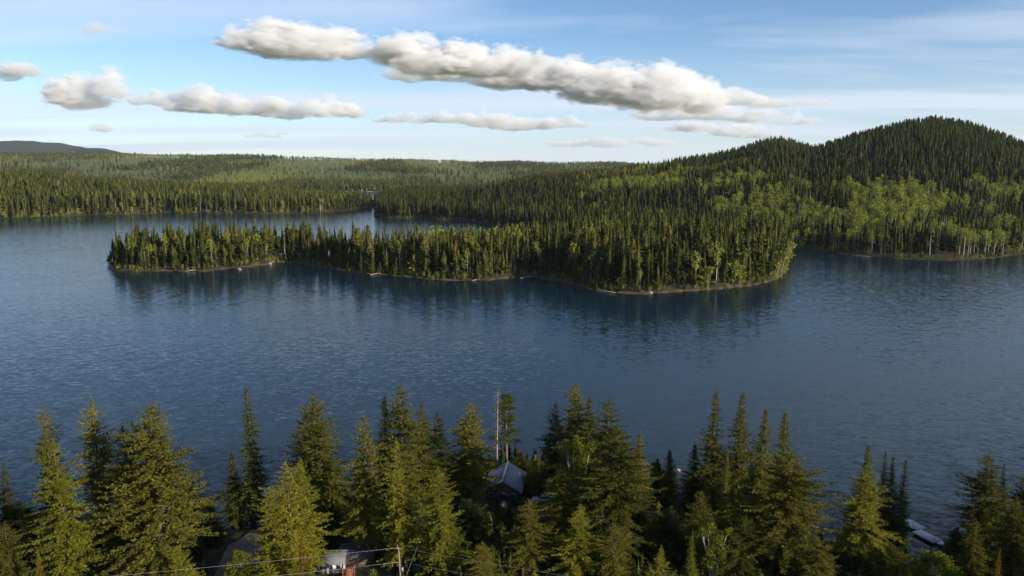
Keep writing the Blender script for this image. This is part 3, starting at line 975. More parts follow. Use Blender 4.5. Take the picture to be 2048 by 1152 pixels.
# ---- right-hand hill and the wooded land behind the island
hx_, hy_, hz_, hs_ = forest_points(-300, 1300, 540, 1650, 5.7, g, 0.6)
k = (poly_sd(ISLAND, hx_, hy_) < 0) & (hx_ > -262 + (hy_ - 1000) * 0.02)
hx_, hy_, hz_, hs_ = hx_[k], hy_[k], hz_[k], hs_[k]
u_, v_ = project(hx_, hy_, hz_ + 14)
band = np.exp(-0.5 * ((v_ - np.interp(u_, [900, 1250, 1400, 1600, 1750, 2048], [375, 368, 382, 400, 410, 402])) / 30.0) ** 2) * sstep(1120, 1300, u_)
pa = band * (0.80 + 1.9 * vnoise(hx_, hy_, 42, 21)) + 0.10 * (0.3 + vnoise(hx_, hy_, 80, 22)) * sstep(1150, 1350, u_) * (v_ > 330)
pa += 0.18 * sstep(500, 470, v_) * 0 + 0.40 * np.exp(-0.5 * ((v_ - 450) / 34) ** 2) * sstep(1450, 1600, u_) * (0.5 + vnoise(hx_, hy_, 40, 23))
shoreline = hs_ < 6
rr = g.random(len(hx_))
idx = np.where(rr < np.clip(pa, 0, 0.88), 3 + g.integers(0, 3, len(hx_)), g.integers(0, 3, len(hx_)))
idx = np.where((idx < 3) & (g.random(len(hx_)) < 0.035 + 0.10 * band), 8 + g.integers(0, 2, len(hx_)), idx)
idx = np.where(shoreline & (g.random(len(hx_)) < 0.40) & (u_ > 1500), 6 + g.integers(0, 2, len(hx_)), idx)
hh = np.where(idx < 3, (9 + 16 * g.random(len(hx_)) ** 0.8), np.where(idx < 6, g.uniform(13, 19, len(hx_)), np.where(idx < 8, g.uniform(4, 9, len(hx_)), g.uniform(13, 21, len(hx_)))))
HPH = np.array([22.] * 3 + [17.] * 3 + [7.] * 2 + [18.] * 2)
# the aspens that show largest are trees of their own
asp = np.where((idx >= 3) & (idx < 6) & (u_ > 1250) & (u_ < 2060))[0]
asp = np.concatenate([asp[(u_[asp] >= a_) & (u_[asp] < b_)][np.argsort(hy_[asp[(u_[asp] >= a_) & (u_[asp] < b_)]])][:14] for a_, b_ in ((1250, 1420), (1420, 1560), (1560, 1680), (1680, 1800), (1800, 1920), (1920, 2060))])
ASP = [(hx_[i], hy_[i], hz_[i], hh[i], int(idx[i]) - 3, u_[i]) for i in asp]
m_ = np.ones(len(hx_), bool); m_[asp] = False
wd = g.uniform(0.85, 1.4, len(hx_)) * np.where((idx >= 3) & (idx < 6), 1.5, 1.05)
put('hillside_forest', hx_[m_], hy_[m_], hz_[m_], hh[m_], wd[m_], idx[m_], P_H + P_A + P_W + P_B, 'dark conifer forest with pale green aspen stands on the hill', g, HPH)

# ---- far-left shore
lx, ly, lz, ls = forest_points(-1150, -180, 900, 1560, 6.2, g, 0.6)
k = lx < -262 + (ly - 1000) * 0.02
lx, ly, lz, ls = lx[k], ly[k], lz[k], ls[k]
rr = g.random(len(lx))
idx = np.where(rr < 0.93, g.integers(0, 3, len(lx)), np.where(rr < 0.965, 3 + g.integers(0, 3, len(lx)), 8 + g.integers(0, 2, len(lx))))
idx = np.where((ls < 7) & (g.random(len(lx)) < 0.5), 6 + g.integers(0, 2, len(lx)), idx)
hh = np.where(idx < 3, g.uniform(17, 32, len(lx)) * np.where(lx > -420, 0.82, 1.0), np.where(idx < 6, g.uniform(13, 19, len(lx)), np.where(idx < 8, g.uniform(4, 9, len(lx)), g.uniform(16, 25, len(lx)))))
put('far_shore_forest', lx, ly, lz, hh, g.uniform(0.95, 1.5, len(lx)), idx, P_M + P_A + P_W + P_B, 'conifer forest along the far shore behind the island tip', g, HPH)

# ---- rolling country beyond the lake
fx, fy, fz, fs = [], [], [], []
for y0, y1, sp in ((1560, 2300, 9.0), (2300, 3200, 12.0), (3200, 4300, 15.0), (4300, 5600, 19.0)):
    a_ = forest_points(-0.8 * y1, 0.8 * y1, y0, y1, sp, g, 2.0)
    fx.append(a_[0]); fy.append(a_[1]); fz.append(a_[2]); fs.append(a_[3])
fx, fy, fz, fs = map(np.concatenate, (fx, fy, fz, fs))
cover = 0.32 + 1.5 * vnoise(fx, fy * 0.45, 240, 31) + 0.45 * vnoise(fx, fy * 0.5, 90, 32)
aspn = 0.60 + 1.5 * vnoise(fx, fy * 0.4, 300, 33) + 0.4 * vnoise(fx, fy * 0.5, 110, 34)
k = g.random(len(fx)) < np.clip(cover, 0.10, 1.0)
fx, fy, fz, aspn = fx[k], fy[k], fz[k], aspn[k]
isa = g.random(len(fx)) < np.clip(aspn, 0.08, 0.92)
idx = np.where(isa, 3 + g.integers(0, 3, len(fx)), g.integers(0, 3, len(fx)))
idx = np.where(g.random(len(fx)) < 0.07, 8 + g.integers(0, 2, len(fx)), idx)
hh = np.where(idx < 3, g.uniform(12, 25, len(fx)), g.uniform(9, 17, len(fx))) * np.where(fy > 4000, 1.15, 1)
wd = g.uniform(1.0, 1.5, len(fx)) * np.where(isa, 1.35, 1.1) * np.where(fy > 3000, 1.3, 1)
put('distant_forest', fx, fy, fz, hh, wd, idx, P_M + P_A + P_W + P_B, 'mixed forest and pale aspen scrub on the rolling country beyond', g, HPH)
print('FOREST', len(rest), m_.sum(), len(lx), len(fx), 'front', len(front))

# ------------------------------------------------------------------ clouds: closed bodies of fog with flat bases, kilometres away
def cloud_material(name, px_m, K, erode):
    """Vapour that thins out towards the rim of each puff and is torn by noise."""
    m, nt, out = new_mat(name)
    v = node(nt, 'ShaderNodeVolumeScatter')
    v.inputs['Color'].default_value = (0.83, 0.855, 0.98, 1)
    v.inputs['Anisotropy'].default_value = 0.1
    tc = node(nt, 'ShaderNodeTexCoord')
    sp = node(nt, 'ShaderNodeSeparateXYZ'); nt.links.new(tc.outputs['Object'], sp.inputs[0])
    zl = mth(nt, 'DIVIDE', mth(nt, 'MINIMUM', sp.outputs['Z'], 0.0), 0.42)
    zt = mth(nt, 'MAXIMUM', sp.outputs['Z'], 0.0)
    r2 = mth(nt, 'ADD', mth(nt, 'MULTIPLY', sp.outputs['X'], sp.outputs['X']), mth(nt, 'MULTIPLY', sp.outputs['Y'], sp.outputs['Y']))
    r2 = mth(nt, 'ADD', r2, mth(nt, 'ADD', mth(nt, 'MULTIPLY', zl, zl), mth(nt, 'MULTIPLY', zt, zt)))
    fall = mth(nt, 'MULTIPLY', mth(nt, 'SUBTRACT', 1.0, mth(nt, 'SQRT', r2)), 1.9, clamp=True)
    geo = node(nt, 'ShaderNodeNewGeometry')
    mp = node(nt, 'ShaderNodeMapping'); mp.inputs['Scale'].default_value = (0.55, 0.55, 1.35)
    nt.links.new(geo.outputs['Position'], mp.inputs[0])
    n1 = noise(nt, mp.outputs[0], 1.0 / (30.0 * px_m), 7, 0.64)
    vo = node(nt, 'ShaderNodeTexVoronoi'); vo.inputs['Scale'].default_value = 1.0 / (12.0 * px_m)
    nt.links.new(mp.outputs[0], vo.inputs['Vector'])
    e = mth(nt, 'ADD', mth(nt, 'MULTIPLY_ADD', n1.outputs['Fac'], 2.9, -1.45), mth(nt, 'MULTIPLY_ADD', vo.outputs['Distance'], 0.55, -0.26))
    e = mth(nt, 'MULTIPLY_ADD', e, erode, 0.50)
    d = mth(nt, 'MULTIPLY', mth(nt, 'SUBTRACT', mth(nt, 'MULTIPLY', fall, 1.35), e), 1.8, clamp=True)
    nt.links.new(mth(nt, 'MULTIPLY', d, K / px_m), v.inputs['Density'])
    nt.links.new(v.outputs[0], out.inputs['Volume'])
    m.cycles.volume_step_rate = 0.35
    return m


_bm = bmesh.new()
bmesh.ops.create_icosphere(_bm, subdivisions=3, radius=1.0)
for v_ in _bm.verts:
    if v_.co.z < 0: v_.co.z *= 0.42
PUFF = bpy.data.meshes.new('puff'); _bm.to_mesh(PUFF); _bm.free()
PUFF.materials.append(None)


def cloud(label, prof, base_alt, seed, K=0.048, erode=1.4, wide=1.2):
    """prof: (u, v_top, v_base) along the cloud, in frame coordinates; the flat base lies at base_alt metres above the camera."""
    g = np.random.default_rng(seed)
    prof = np.array(prof, float)
    um = 0.5 * (prof[0, 0] + prof[-1, 0]); vb = np.average(prof[:, 2])
    y = base_alt / ray(um, vb)[2]
    px_m = y / FPX                                             # metres per frame px at that distance
    root = empty('cloud', tuple(at_depth(um, vb, y)))
    tag(root, label, 'cloud', 'fair-weather clouds over the lake')
    o0 = np.array(root.location)
    mat = cloud_material('cloud_vapour_%d' % seed, px_m, K, erode)
    def puff(u, v_base, half, top):
        o = bpy.data.objects.new('puff', PUFF); COL.objects.link(o); o.parent = root
        p = at_depth(u, v_base - top * 0.32, y) - o0
        p[1] += g.normal(0, 0.25) * half * px_m
        o.location = p
        o.scale = (half * px_m, half * px_m * g.uniform(0.8, 1.1), top * 0.76 * px_m)
        o.rotation_euler = (0, 0, g.uniform(-0.4, 0.4))
        o.material_slots[0].link = 'OBJECT'; o.material_slots[0].material = mat
    u = prof[0, 0] + (prof[0, 2] - prof[0, 1]) * 0.5 + 8
    while u < prof[-1, 0] - 6:
        vt, vbb = np.interp(u, prof[:, 0], prof[:, 1]), np.interp(u, prof[:, 0], prof[:, 2])
        h = (vbb - vt) * 1.02 + 3
        half = max(h * g.uniform(0.65, 1.25) * wide, 13)
        half = min(half, 1.25 * max(14, min(u - prof[0, 0], prof[-1, 0] - u) + 10))
        puff(u, vbb + 2 + g.normal(0, 2.0), half, h * g.uniform(0.75, 1.15))
        if h > 22:                                              # a smaller tower riding on top or beside
            puff(u + g.normal(0, 0.5) * half, vbb - g.uniform(0.25, 0.5) * h, half * g.uniform(0.4, 0.65), h * g.uniform(0.45, 0.7))
        u += half * g.uniform(0.6, 1.0)


cloud('long bank of grey-based cumulus, the largest and nearest cloud in the sky', [(428, 78, 88), (470, 52, 95), (520, 44, 112), (560, 30, 125), (600, 30, 127), (650, 62, 122), (700, 60, 118), (735, 55, 116), (770, 80, 118), (810, 55, 135), (850, 78, 150),
       (900, 82, 150), (960, 84, 155), (1040, 84, 150), (1095, 98, 118)], 980, 1)
cloud('lower shoulder of cumulus reaching down from the long cloud bank', [(770, 128, 160), (830, 125, 168), (900, 118, 166), (950, 120, 172), (1010, 128, 178), (1060, 118, 182), (1120, 112, 188), (1160, 122, 192), (1200, 136, 212), (1260, 136, 222), (1320, 146, 230), (1400, 150, 234), (1450, 162, 230)], 1000, 2)
cloud('upper layer of the flat cloud tail above the wooded hill', [(1190, 190, 212), (1300, 184, 218), (1420, 176, 218), (1520, 186, 214), (1590, 200, 212)], 1000, 3, 0.03, 1.3, 1.9)
cloud('middle layer of the flat cloud tail, reaching farthest right', [(1260, 218, 240), (1350, 214, 242), (1460, 216, 246), (1560, 220, 246), (1640, 234, 248)], 1000, 14, 0.028, 1.3, 2.0)
cloud('lowest grey layer of the flat cloud tail just over the hill line', [(1330, 244, 260), (1430, 246, 270), (1520, 252, 278), (1585, 262, 276)], 1000, 15, 0.026, 1.3, 2.0)
cloud('compact towering cumulus standing over the distant mountain', [(92, 190, 212), (110, 158, 216), (140, 148, 217), (170, 150, 217), (195, 128, 214), (220, 135, 205), (245, 178, 195)], 980, 4)
cloud('small ragged cloud high in the sky above the far shore', [(2, 150, 166), (25, 130, 165), (55, 124, 156), (78, 124, 140)], 980, 5)
cloud('broad flat-bottomed white cumulus over the rolling country', [(255, 186, 205), (290, 180, 210), (330, 178, 212), (350, 192, 208), (370, 182, 226), (420, 176, 230), (480, 184, 231), (520, 190, 234), (560, 196, 238), (610, 184, 240), (650, 190, 238), (690, 206, 234), (735, 215, 238)], 1000, 6)
cloud('low string of small cumulus puffs following the broad cloud', [(740, 232, 244), (800, 226, 246), (850, 224, 246), (890, 216, 248), (940, 222, 252), (980, 232, 260), (1010, 230, 260), (1050, 232, 260), (1090, 234, 261), (1130, 232, 258), (1185, 246, 254)], 1000, 7)
cloud('faint thin cloud streak low above the horizon', [(1090, 284, 290), (1150, 276, 292), (1220, 274, 293), (1265, 280, 290)], 1000, 8, 0.03, 0.8, 2.5)
cloud('small pale puff low over the distant ridge', [(185, 250, 261), (205, 242, 263), (232, 244, 260)], 1000, 9, 0.04)

cloud('faint grey wisp alone in the upper left of the sky', [(168, 58, 72), (200, 44, 74), (255, 50, 66)], 980, 10, 0.012, 1.2, 1.3)
cloud('thin pale streak behind the tail of the cloud bank above the hill', [(1500, 196, 208), (1560, 194, 212), (1620, 196, 212), (1672, 202, 208)], 1000, 11, 0.014, 0.9, 2.6)
cloud('thin bluish cloud strip low over the rolling country', [(490, 264, 272), (530, 262, 273), (575, 263, 270)], 1000, 12, 0.02, 0.8, 2.6)
cloud('second low streak of small puffs right of the faint thin one', [(1265, 284, 292), (1310, 276, 294), (1370, 284, 292)], 1000, 13, 0.03, 0.9, 2.0)

# ------------------------------------------------------------------ trees of their own
class Proto:
    def __init__(s, name, data, H, bark, leaf):
        s.H = H
        tr, br, fv, ff = data if len(data) == 4 else (*data, None, None)
        s.parts = [('trunk', tr.mesh(name + '_trunk', True), bark)]
        if br.n: s.parts.append(('branches', br.mesh(name + '_branches'), bark))
        s.Rw = 1.0
        if fv is not None:
            s.parts.append(('crown', mesh_np(name + '_crown', fv, ff), leaf))
            rad = np.hypot(fv[:, 0], fv[:, 1])
            s.Rw = float(np.percentile(rad, 97))
        for pn, me, mt_ in s.parts:
            me.materials.append(mt_)


def plant(proto, name, x, y, z, height, width, rz, label, cat, group, leaf=None, tilt=(0, 0)):
    """A copy of a prototype tree: an Empty at its foot with trunk, branches and crown (which share mesh data)."""
    e = empty(name, (x, y, z), rz)
    e.rotation_euler = (tilt[0], tilt[1], rz)
    sz = height / proto.H
    e.scale = (width, width, sz)
    tag(e, label, cat, group)
    for pn, me, mt_ in proto.parts:
        o = bpy.data.objects.new(pn, me)
        COL.objects.link(o)
        o.parent = e
        if pn == 'crown':
            o.material_slots[0].link = 'OBJECT'
            o.material_slots[0].material = leaf or mt_
        if pn in ('branches',): o['kind'] = 'stuff'
    return e


B_, L_ = M['bark'], M['fir']
PRO = {
    'spire': [Proto('spire_%d' % s, conifer(s, 26, 0.07, 2.7, 0.85, 0.44, 7, 4.6, 0.45, 0.28, 0.0, 0.55, top_up=0.3), 26, B_, L_) for s in (201, 202, 203)],
    'fir': [Proto('fir_%d' % s, conifer(s, 26, 0.15, 4.3, pw * 0.88, 0.47, 7, 5.0, 0.30, 0.50, tr_, 0.62, dead=16), 26, B_, L_) for s, pw, tr_ in ((211, 0.8, 0.2), (212, 0.7, 0.35), (213, 0.85, 0.1), (214, 0.7, 0.3))],
    'broad': [Proto('broad_%d' % s, conifer(s, 26, 0.13, 5.6, 0.58, 0.46, 8, 5.0, 0.22, 0.55, 0.6, 0.66, dead=22, top_up=0.5), 26, B_, L_) for s in (221, 222)],
    'cone': [Proto('cone_%d' % s, conifer(s, 26, 0.10, 4.6, 0.72, 0.42, 7, 4.8, 0.28, 0.16, 0.25, 0.58, dead=8), 26, B_, L_) for s in (231,)],
    'young': [Proto('young_%d' % s, conifer(s, 12, 0.03, 2.5, 0.85, 0.33, 7, 6.5, 0.12, 0.30, 0.0, 0.46, dead=0, top_up=0.7), 12, B_, L_) for s in (241, 242)],
    'leafy': [Proto('leafy_%d' % s, broadleaf(s, 9, 0.12, 2.6, 64, 130, 0.22, st), 9, M['pale_bark'], M['leaf']) for s, st in ((251, 1), (252, 4))],
    'pine': [Proto('pine', pine(261), 24, B_, M['spruce'])],
    'snag': [Proto('snag', snag(271), 24, M['dead'], None)],
}
# (u, v of the top, plan depth, half width in px, kind, needles, label)
NEAR_TREES = [
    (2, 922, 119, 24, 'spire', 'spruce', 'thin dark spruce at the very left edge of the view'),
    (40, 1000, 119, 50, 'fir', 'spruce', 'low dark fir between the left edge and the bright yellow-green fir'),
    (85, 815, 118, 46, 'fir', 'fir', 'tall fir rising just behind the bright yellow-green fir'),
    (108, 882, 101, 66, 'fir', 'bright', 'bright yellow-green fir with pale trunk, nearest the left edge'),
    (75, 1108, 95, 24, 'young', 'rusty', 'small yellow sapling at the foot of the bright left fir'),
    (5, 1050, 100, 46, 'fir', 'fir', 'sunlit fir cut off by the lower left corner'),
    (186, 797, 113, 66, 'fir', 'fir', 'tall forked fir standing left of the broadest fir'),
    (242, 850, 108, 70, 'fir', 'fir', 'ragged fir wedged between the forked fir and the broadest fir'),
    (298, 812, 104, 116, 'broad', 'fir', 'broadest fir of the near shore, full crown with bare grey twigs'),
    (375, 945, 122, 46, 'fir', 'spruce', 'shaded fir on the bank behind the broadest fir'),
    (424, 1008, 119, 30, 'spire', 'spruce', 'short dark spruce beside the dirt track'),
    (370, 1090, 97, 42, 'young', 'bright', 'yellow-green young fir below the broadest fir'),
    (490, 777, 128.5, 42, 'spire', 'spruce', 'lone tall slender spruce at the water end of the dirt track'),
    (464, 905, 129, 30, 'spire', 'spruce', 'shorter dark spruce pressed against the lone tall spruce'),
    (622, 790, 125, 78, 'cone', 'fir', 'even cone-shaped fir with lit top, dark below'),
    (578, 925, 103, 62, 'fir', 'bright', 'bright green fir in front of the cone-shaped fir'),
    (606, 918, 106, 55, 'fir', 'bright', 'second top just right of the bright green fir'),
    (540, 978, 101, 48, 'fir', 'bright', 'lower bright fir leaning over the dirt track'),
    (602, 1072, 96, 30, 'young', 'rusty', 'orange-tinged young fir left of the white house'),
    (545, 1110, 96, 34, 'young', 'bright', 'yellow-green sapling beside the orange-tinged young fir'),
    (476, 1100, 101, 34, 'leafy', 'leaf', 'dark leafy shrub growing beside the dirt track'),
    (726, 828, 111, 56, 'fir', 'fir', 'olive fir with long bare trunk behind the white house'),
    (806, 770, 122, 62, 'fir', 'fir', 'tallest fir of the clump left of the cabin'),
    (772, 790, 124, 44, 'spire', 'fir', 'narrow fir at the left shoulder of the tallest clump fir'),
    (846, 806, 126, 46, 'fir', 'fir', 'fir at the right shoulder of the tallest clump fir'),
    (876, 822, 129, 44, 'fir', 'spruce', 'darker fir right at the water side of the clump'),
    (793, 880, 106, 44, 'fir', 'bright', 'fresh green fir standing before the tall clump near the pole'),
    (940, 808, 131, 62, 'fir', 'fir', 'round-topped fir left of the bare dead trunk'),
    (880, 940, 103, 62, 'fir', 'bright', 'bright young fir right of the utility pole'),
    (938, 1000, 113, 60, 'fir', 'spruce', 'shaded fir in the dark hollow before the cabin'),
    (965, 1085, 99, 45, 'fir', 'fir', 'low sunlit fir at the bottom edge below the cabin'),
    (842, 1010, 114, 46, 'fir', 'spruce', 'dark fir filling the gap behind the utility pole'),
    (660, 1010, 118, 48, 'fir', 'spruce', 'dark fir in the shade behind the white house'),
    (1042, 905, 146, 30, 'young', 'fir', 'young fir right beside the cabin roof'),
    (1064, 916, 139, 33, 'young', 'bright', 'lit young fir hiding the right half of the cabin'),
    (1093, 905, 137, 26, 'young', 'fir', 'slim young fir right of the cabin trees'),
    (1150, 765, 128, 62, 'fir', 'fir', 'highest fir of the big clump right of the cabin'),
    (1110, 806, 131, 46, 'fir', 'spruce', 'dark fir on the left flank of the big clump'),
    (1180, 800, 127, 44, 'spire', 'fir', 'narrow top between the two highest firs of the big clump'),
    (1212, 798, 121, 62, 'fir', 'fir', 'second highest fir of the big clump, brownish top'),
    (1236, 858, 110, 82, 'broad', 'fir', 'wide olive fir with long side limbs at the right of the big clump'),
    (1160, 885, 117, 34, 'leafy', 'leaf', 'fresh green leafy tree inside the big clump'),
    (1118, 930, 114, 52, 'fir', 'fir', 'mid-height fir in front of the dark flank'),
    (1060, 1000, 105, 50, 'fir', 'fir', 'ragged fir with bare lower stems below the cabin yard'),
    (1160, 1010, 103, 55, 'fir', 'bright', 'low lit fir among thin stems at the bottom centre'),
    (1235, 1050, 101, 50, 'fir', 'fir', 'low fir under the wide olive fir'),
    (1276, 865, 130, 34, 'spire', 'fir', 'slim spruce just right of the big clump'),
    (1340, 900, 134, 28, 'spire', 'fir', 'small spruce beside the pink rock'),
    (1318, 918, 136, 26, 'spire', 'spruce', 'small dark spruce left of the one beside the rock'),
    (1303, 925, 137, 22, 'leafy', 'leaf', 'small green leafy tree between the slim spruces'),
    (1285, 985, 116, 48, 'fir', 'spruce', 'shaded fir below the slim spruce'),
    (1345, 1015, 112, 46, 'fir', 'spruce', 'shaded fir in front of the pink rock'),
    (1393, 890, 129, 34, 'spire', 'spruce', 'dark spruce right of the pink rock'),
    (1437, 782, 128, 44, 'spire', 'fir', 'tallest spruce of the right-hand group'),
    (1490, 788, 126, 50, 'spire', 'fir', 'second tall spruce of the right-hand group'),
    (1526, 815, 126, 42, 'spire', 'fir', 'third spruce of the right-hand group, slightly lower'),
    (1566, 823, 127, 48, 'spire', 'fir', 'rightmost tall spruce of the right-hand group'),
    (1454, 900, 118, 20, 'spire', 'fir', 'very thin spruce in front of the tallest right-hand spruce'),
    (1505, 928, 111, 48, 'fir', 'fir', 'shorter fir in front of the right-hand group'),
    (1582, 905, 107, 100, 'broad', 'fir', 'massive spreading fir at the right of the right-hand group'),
    (1408, 985, 107, 38, 'fir', 'fir', 'slender fir standing alone in the dark gap'),
    (1432, 1055, 104, 36, 'leafy', 'leaf', 'bright yellow-green leafy bush in the dark gap'),
    (1384, 1062, 99, 18, 'spire', 'bright', 'thread-thin sapling at the bottom edge'),
    (1325, 1102, 97, 40, 'young', 'bright', 'feathery green young fir at the bottom edge'),
    (1490, 1035, 104, 55, 'fir', 'fir', 'low fir in shade under the shorter right-hand fir'),
    (1640, 1080, 101, 45, 'fir', 'fir', 'low fir under the massive spreading fir'),
    (1742, 890, 120, 38, 'spire', 'fir', 'brown-topped spruce left of the dock'),
    (1738, 930, 110, 66, 'fir', 'bright', 'sunlit fir in front of the brown-topped spruce'),
    (1770, 906, 121, 26, 'spire', 'spruce', 'dark spruce just right of the brown-topped spruce'),
    (1790, 912, 122, 22, 'spire', 'spruce', 'thin-topped dark spruce between its neighbours by the dock'),
    (1813, 916, 121, 24, 'spire', 'fir', 'slim spruce with bare trunk next to the dock'),
    (1790, 1090, 106, 44, 'fir', 'fir', 'low fir below the dock spruces'),
    (1858, 1112, 100, 58, 'leafy', 'leaf', 'bright leafy bush at the bottom edge before the dock'),
    (1914, 1055, 112, 34, 'fir', 'spruce', 'small dark fir at the shore end of the dock'),
    (1980, 910, 113, 60, 'fir', 'fir', 'tall reddish-topped fir near the right edge'),
    (1955, 1045, 103, 42, 'fir', 'fir', 'lit lower fir in front of the tall reddish-topped fir'),
    (2010, 930, 126, 18, 'spire', 'spruce', 'thin dark spruce behind the tall reddish-topped fir'),
    (2046, 950, 117, 40, 'fir', 'spruce', 'dark fir cut by the right edge'),
    (2040, 995, 107, 52, 'fir', 'fir', 'lit fir in the lower right corner'),
    (2000, 1105, 98, 18, 'young', 'rusty', 'small rusty sapling near the lower right corner'),
]
g = np.random.default_rng(303)
cnt = {}
for (u, v, y, hw, kd, leaf, lab) in NEAR_TREES:
    P = at_depth(u, v, y)
    gz = ground_z(P[0], P[1])
    lst = PRO[kd]
    pr = lst[cnt.get(kd, 0) % len(lst)]; cnt[kd] = cnt.get(kd, 0) + 1
    fdist = y * math.cos(PITCH) - (P[2] - CAM_H) * math.sin(PITCH)
    wsc = 1.02 * hw * fdist / FPX / pr.Rw
    nm, ct = ('leafy_tree', 'leafy tree') if kd == 'leafy' else ('conifer_tree', 'conifer')
    plant(pr, nm, P[0], P[1], gz - 0.1, P[2] - gz + 0.1, wsc, g.uniform(0, 6.283), lab, ct, 'leafy trees on the near shore' if kd == 'leafy' else 'conifers on the near shore', M[leaf])
for kd, u, v, y, hw, nm, lab, ct in (('snag', 991, 775, 151, 0, 'dead_tree', 'bare grey dead trunk with stubby twigs behind the cabin', 'dead tree'),
                                     ('pine', 1013, 787, 152.5, 27, 'pine_tree', 'thin-crowned dark pine beside the bare dead trunk', 'pine')):
    P = at_depth(u, v, y); gz = max(ground_z(P[0], P[1]), 0.1)
    pr = PRO[kd][0]
    plant(pr, nm, P[0], P[1], gz - 0.1, P[2] - gz, 1.0 if not hw else hw * 150 / FPX / pr.Rw * 1.1, 2.1, lab, ct, None)

# ---- the island's front rows
SECT = [(-400, -262, 'at the outer left tip of the island'), (-262, -232, 'on the left point of the island'), (-232, -205, 'beside the small left inlet of the island'), (-205, -170, 'above the reddish bank of the island'),
        (-170, -135, 'at the curved corner of the island shore'), (-135, -100, 'in the hollow right of the curved island corner'), (-100, -65, 'by the driftwood of the island middle'), (-65, -35, 'left of the pale log on the island shore'),
        (-35, -5, 'right of the pale log on the island shore'), (-5, 25, 'at the leaning aspen of the island bay'), (25, 55, 'in the shaded bay of the island'), (55, 85, 'where the island shore juts forward'),
        (85, 115, 'on the forward bulge of the island'), (115, 145, 'by the bright aspens of the island'), (145, 400, 'at the right tip of the island')]


def lod_split(me, name, nm_crown):
    """Crown and stem of a mid-distance tree as two meshes."""
    idx = np.empty(len(me.polygons), np.int32); me.polygons.foreach_get('material_index', idx)
    vs = np.empty(len(me.vertices) * 3, np.float32); me.vertices.foreach_get('co', vs); vs = vs.reshape(-1, 3)
    li = np.empty(len(me.loops), np.int32); me.loops.foreach_get('vertex_index', li); q = li.reshape(-1, 4)
    out = []
    for k in (0, 1):
        f = q[idx == k]
        u_, inv = np.unique(f, return_inverse=True)
        m_ = mesh_np('%s_%s' % (name, ('crown', 'trunk')[k]), vs[u_], inv.reshape(-1, 4))
        m_.materials.append(me.materials[k])
        out.append(m_)
    return out


SPL_C = [lod_split(m_, 'island_conifer', 0) for m_ in LODC]
SPL_A = [lod_split(m_, 'aspen', 0) for m_ in LODA]
SPL_W = [lod_split(m_, 'willow', 0) for m_ in LODW]


def plant_lod(name, spl, H, x, y, z, h, w, label, cat, group, tilt=(0, 0), rz=None):
    e = empty(name, (x, y, z - 0.15))
    e.rotation_euler = (tilt[0], tilt[1], random.uniform(0, 6.283) if rz is None else rz)
    e.scale = (h / H * w, h / H * w, h / H)
    tag(e, label, cat, group)
    for pn, me in (('crown', spl[0]), ('trunk', spl[1])):
        o = bpy.data.objects.new(pn, me); COL.objects.link(o); o.parent = e
    return e


for n_, i in enumerate(ISL_OBJ):
    for a_, b_, where in SECT:
        if a_ <= ix[i] < b_:
            size = 'tall' if hgt[i] > 20 else 'mid-sized' if hgt[i] > 14 else 'small'
            row = 'waterline' if is_[i] < 4 else 'first-row' if is_[i] < 9 else 'second-row'
            plant_lod('conifer_tree', SPL_C[n_ % 5], 24, ix[i], iy[i], iz[i], hgt[i], g.uniform(0.85, 1.25), '%s %s conifer %s' % (size, row, where), 'conifer', 'conifers ' + where, tilt=(g.normal(0, 0.02), g.normal(0, 0.02)))
for (u, v, h, kd, lab, grp) in [
        (497, 527, 15, 'A', None, 0), (515, 526, 16, 'A', None, 0), (300, 536, 13, 'A', None, 0), (425, 536, 15, 'A', None, 0), (408, 537, 13, 'A', None, 0),
        (935, 556, 13, 'A', None, 1), (925, 556, 10, 'A', None, 1), (960, 557, 8, 'A', None, 1), (830, 549, 9, 'W', None, 1), (800, 546, 7, 'W', None, 1),
        (1390, 577, 16, 'A', None, 2), (1432, 573, 19, 'A', None, 2), (1280, 583, 9, 'A', None, 2), (1415, 576, 10, 'W', None, 2), (1465, 570, 9, 'W', None, 2), (1480, 568, 7, 'W', None, 2),
        (1562, 548, 13, 'A', None, 3), (1553, 553, 11, 'W', None, 3), (1570, 536, 12, 'A', None, 3), (1545, 557, 8, 'W', None, 3), (1574, 524, 10, 'W', None, 3)]:
    p = on_plane(u, v, 0.8)
    labs = ['pale green aspen on the sunlit left point of the island', 'small green leafy tree at the water in the middle of the island', 'bright green aspen on the jutting right shore of the island', 'yellow-green leafy tree leaning out at the right tip of the island']
    grps = ['aspens on the left point', 'leafy trees at the island middle', 'aspens on the jutting shore', 'leafy trees at the right tip']
    spl = SPL_A[random.randrange(3)] if kd == 'A' else SPL_W[random.randrange(2)]
    plant_lod('aspen_tree', spl, 17 if kd == 'A' else 7, p[0], p[1], ground_z(p[0], p[1]), h * 1.2, 1.25, labs[grp], 'aspen', grps[grp], tilt=(0, 0.25 if grp == 3 else 0), rz=0 if grp == 3 else None)
p = on_plane(1082, 553, 0.5)
plant_lod('aspen_tree', lod_split(two_mat_mesh('leaning', lod_broad(77, 17, 2.6, 0.62, 240, 0.7, -0.16), M['aspen_far'], M['pale_bark']), 'leaning', 0), 17, p[0], p[1], ground_z(p[0], p[1]), 19, 1.0,
          'leaning white-stemmed aspen in front of the dark island bay', 'aspen', None, rz=0)
AW = [(1420, 'on the left slope above the island forest'), (1560, 'behind the right tip of the island'), (1680, 'on the lower hill near the channel'), (1800, 'below the notch of the hill'), (1920, 'below the hill summit'), (9999, 'by the right edge of the hill')]
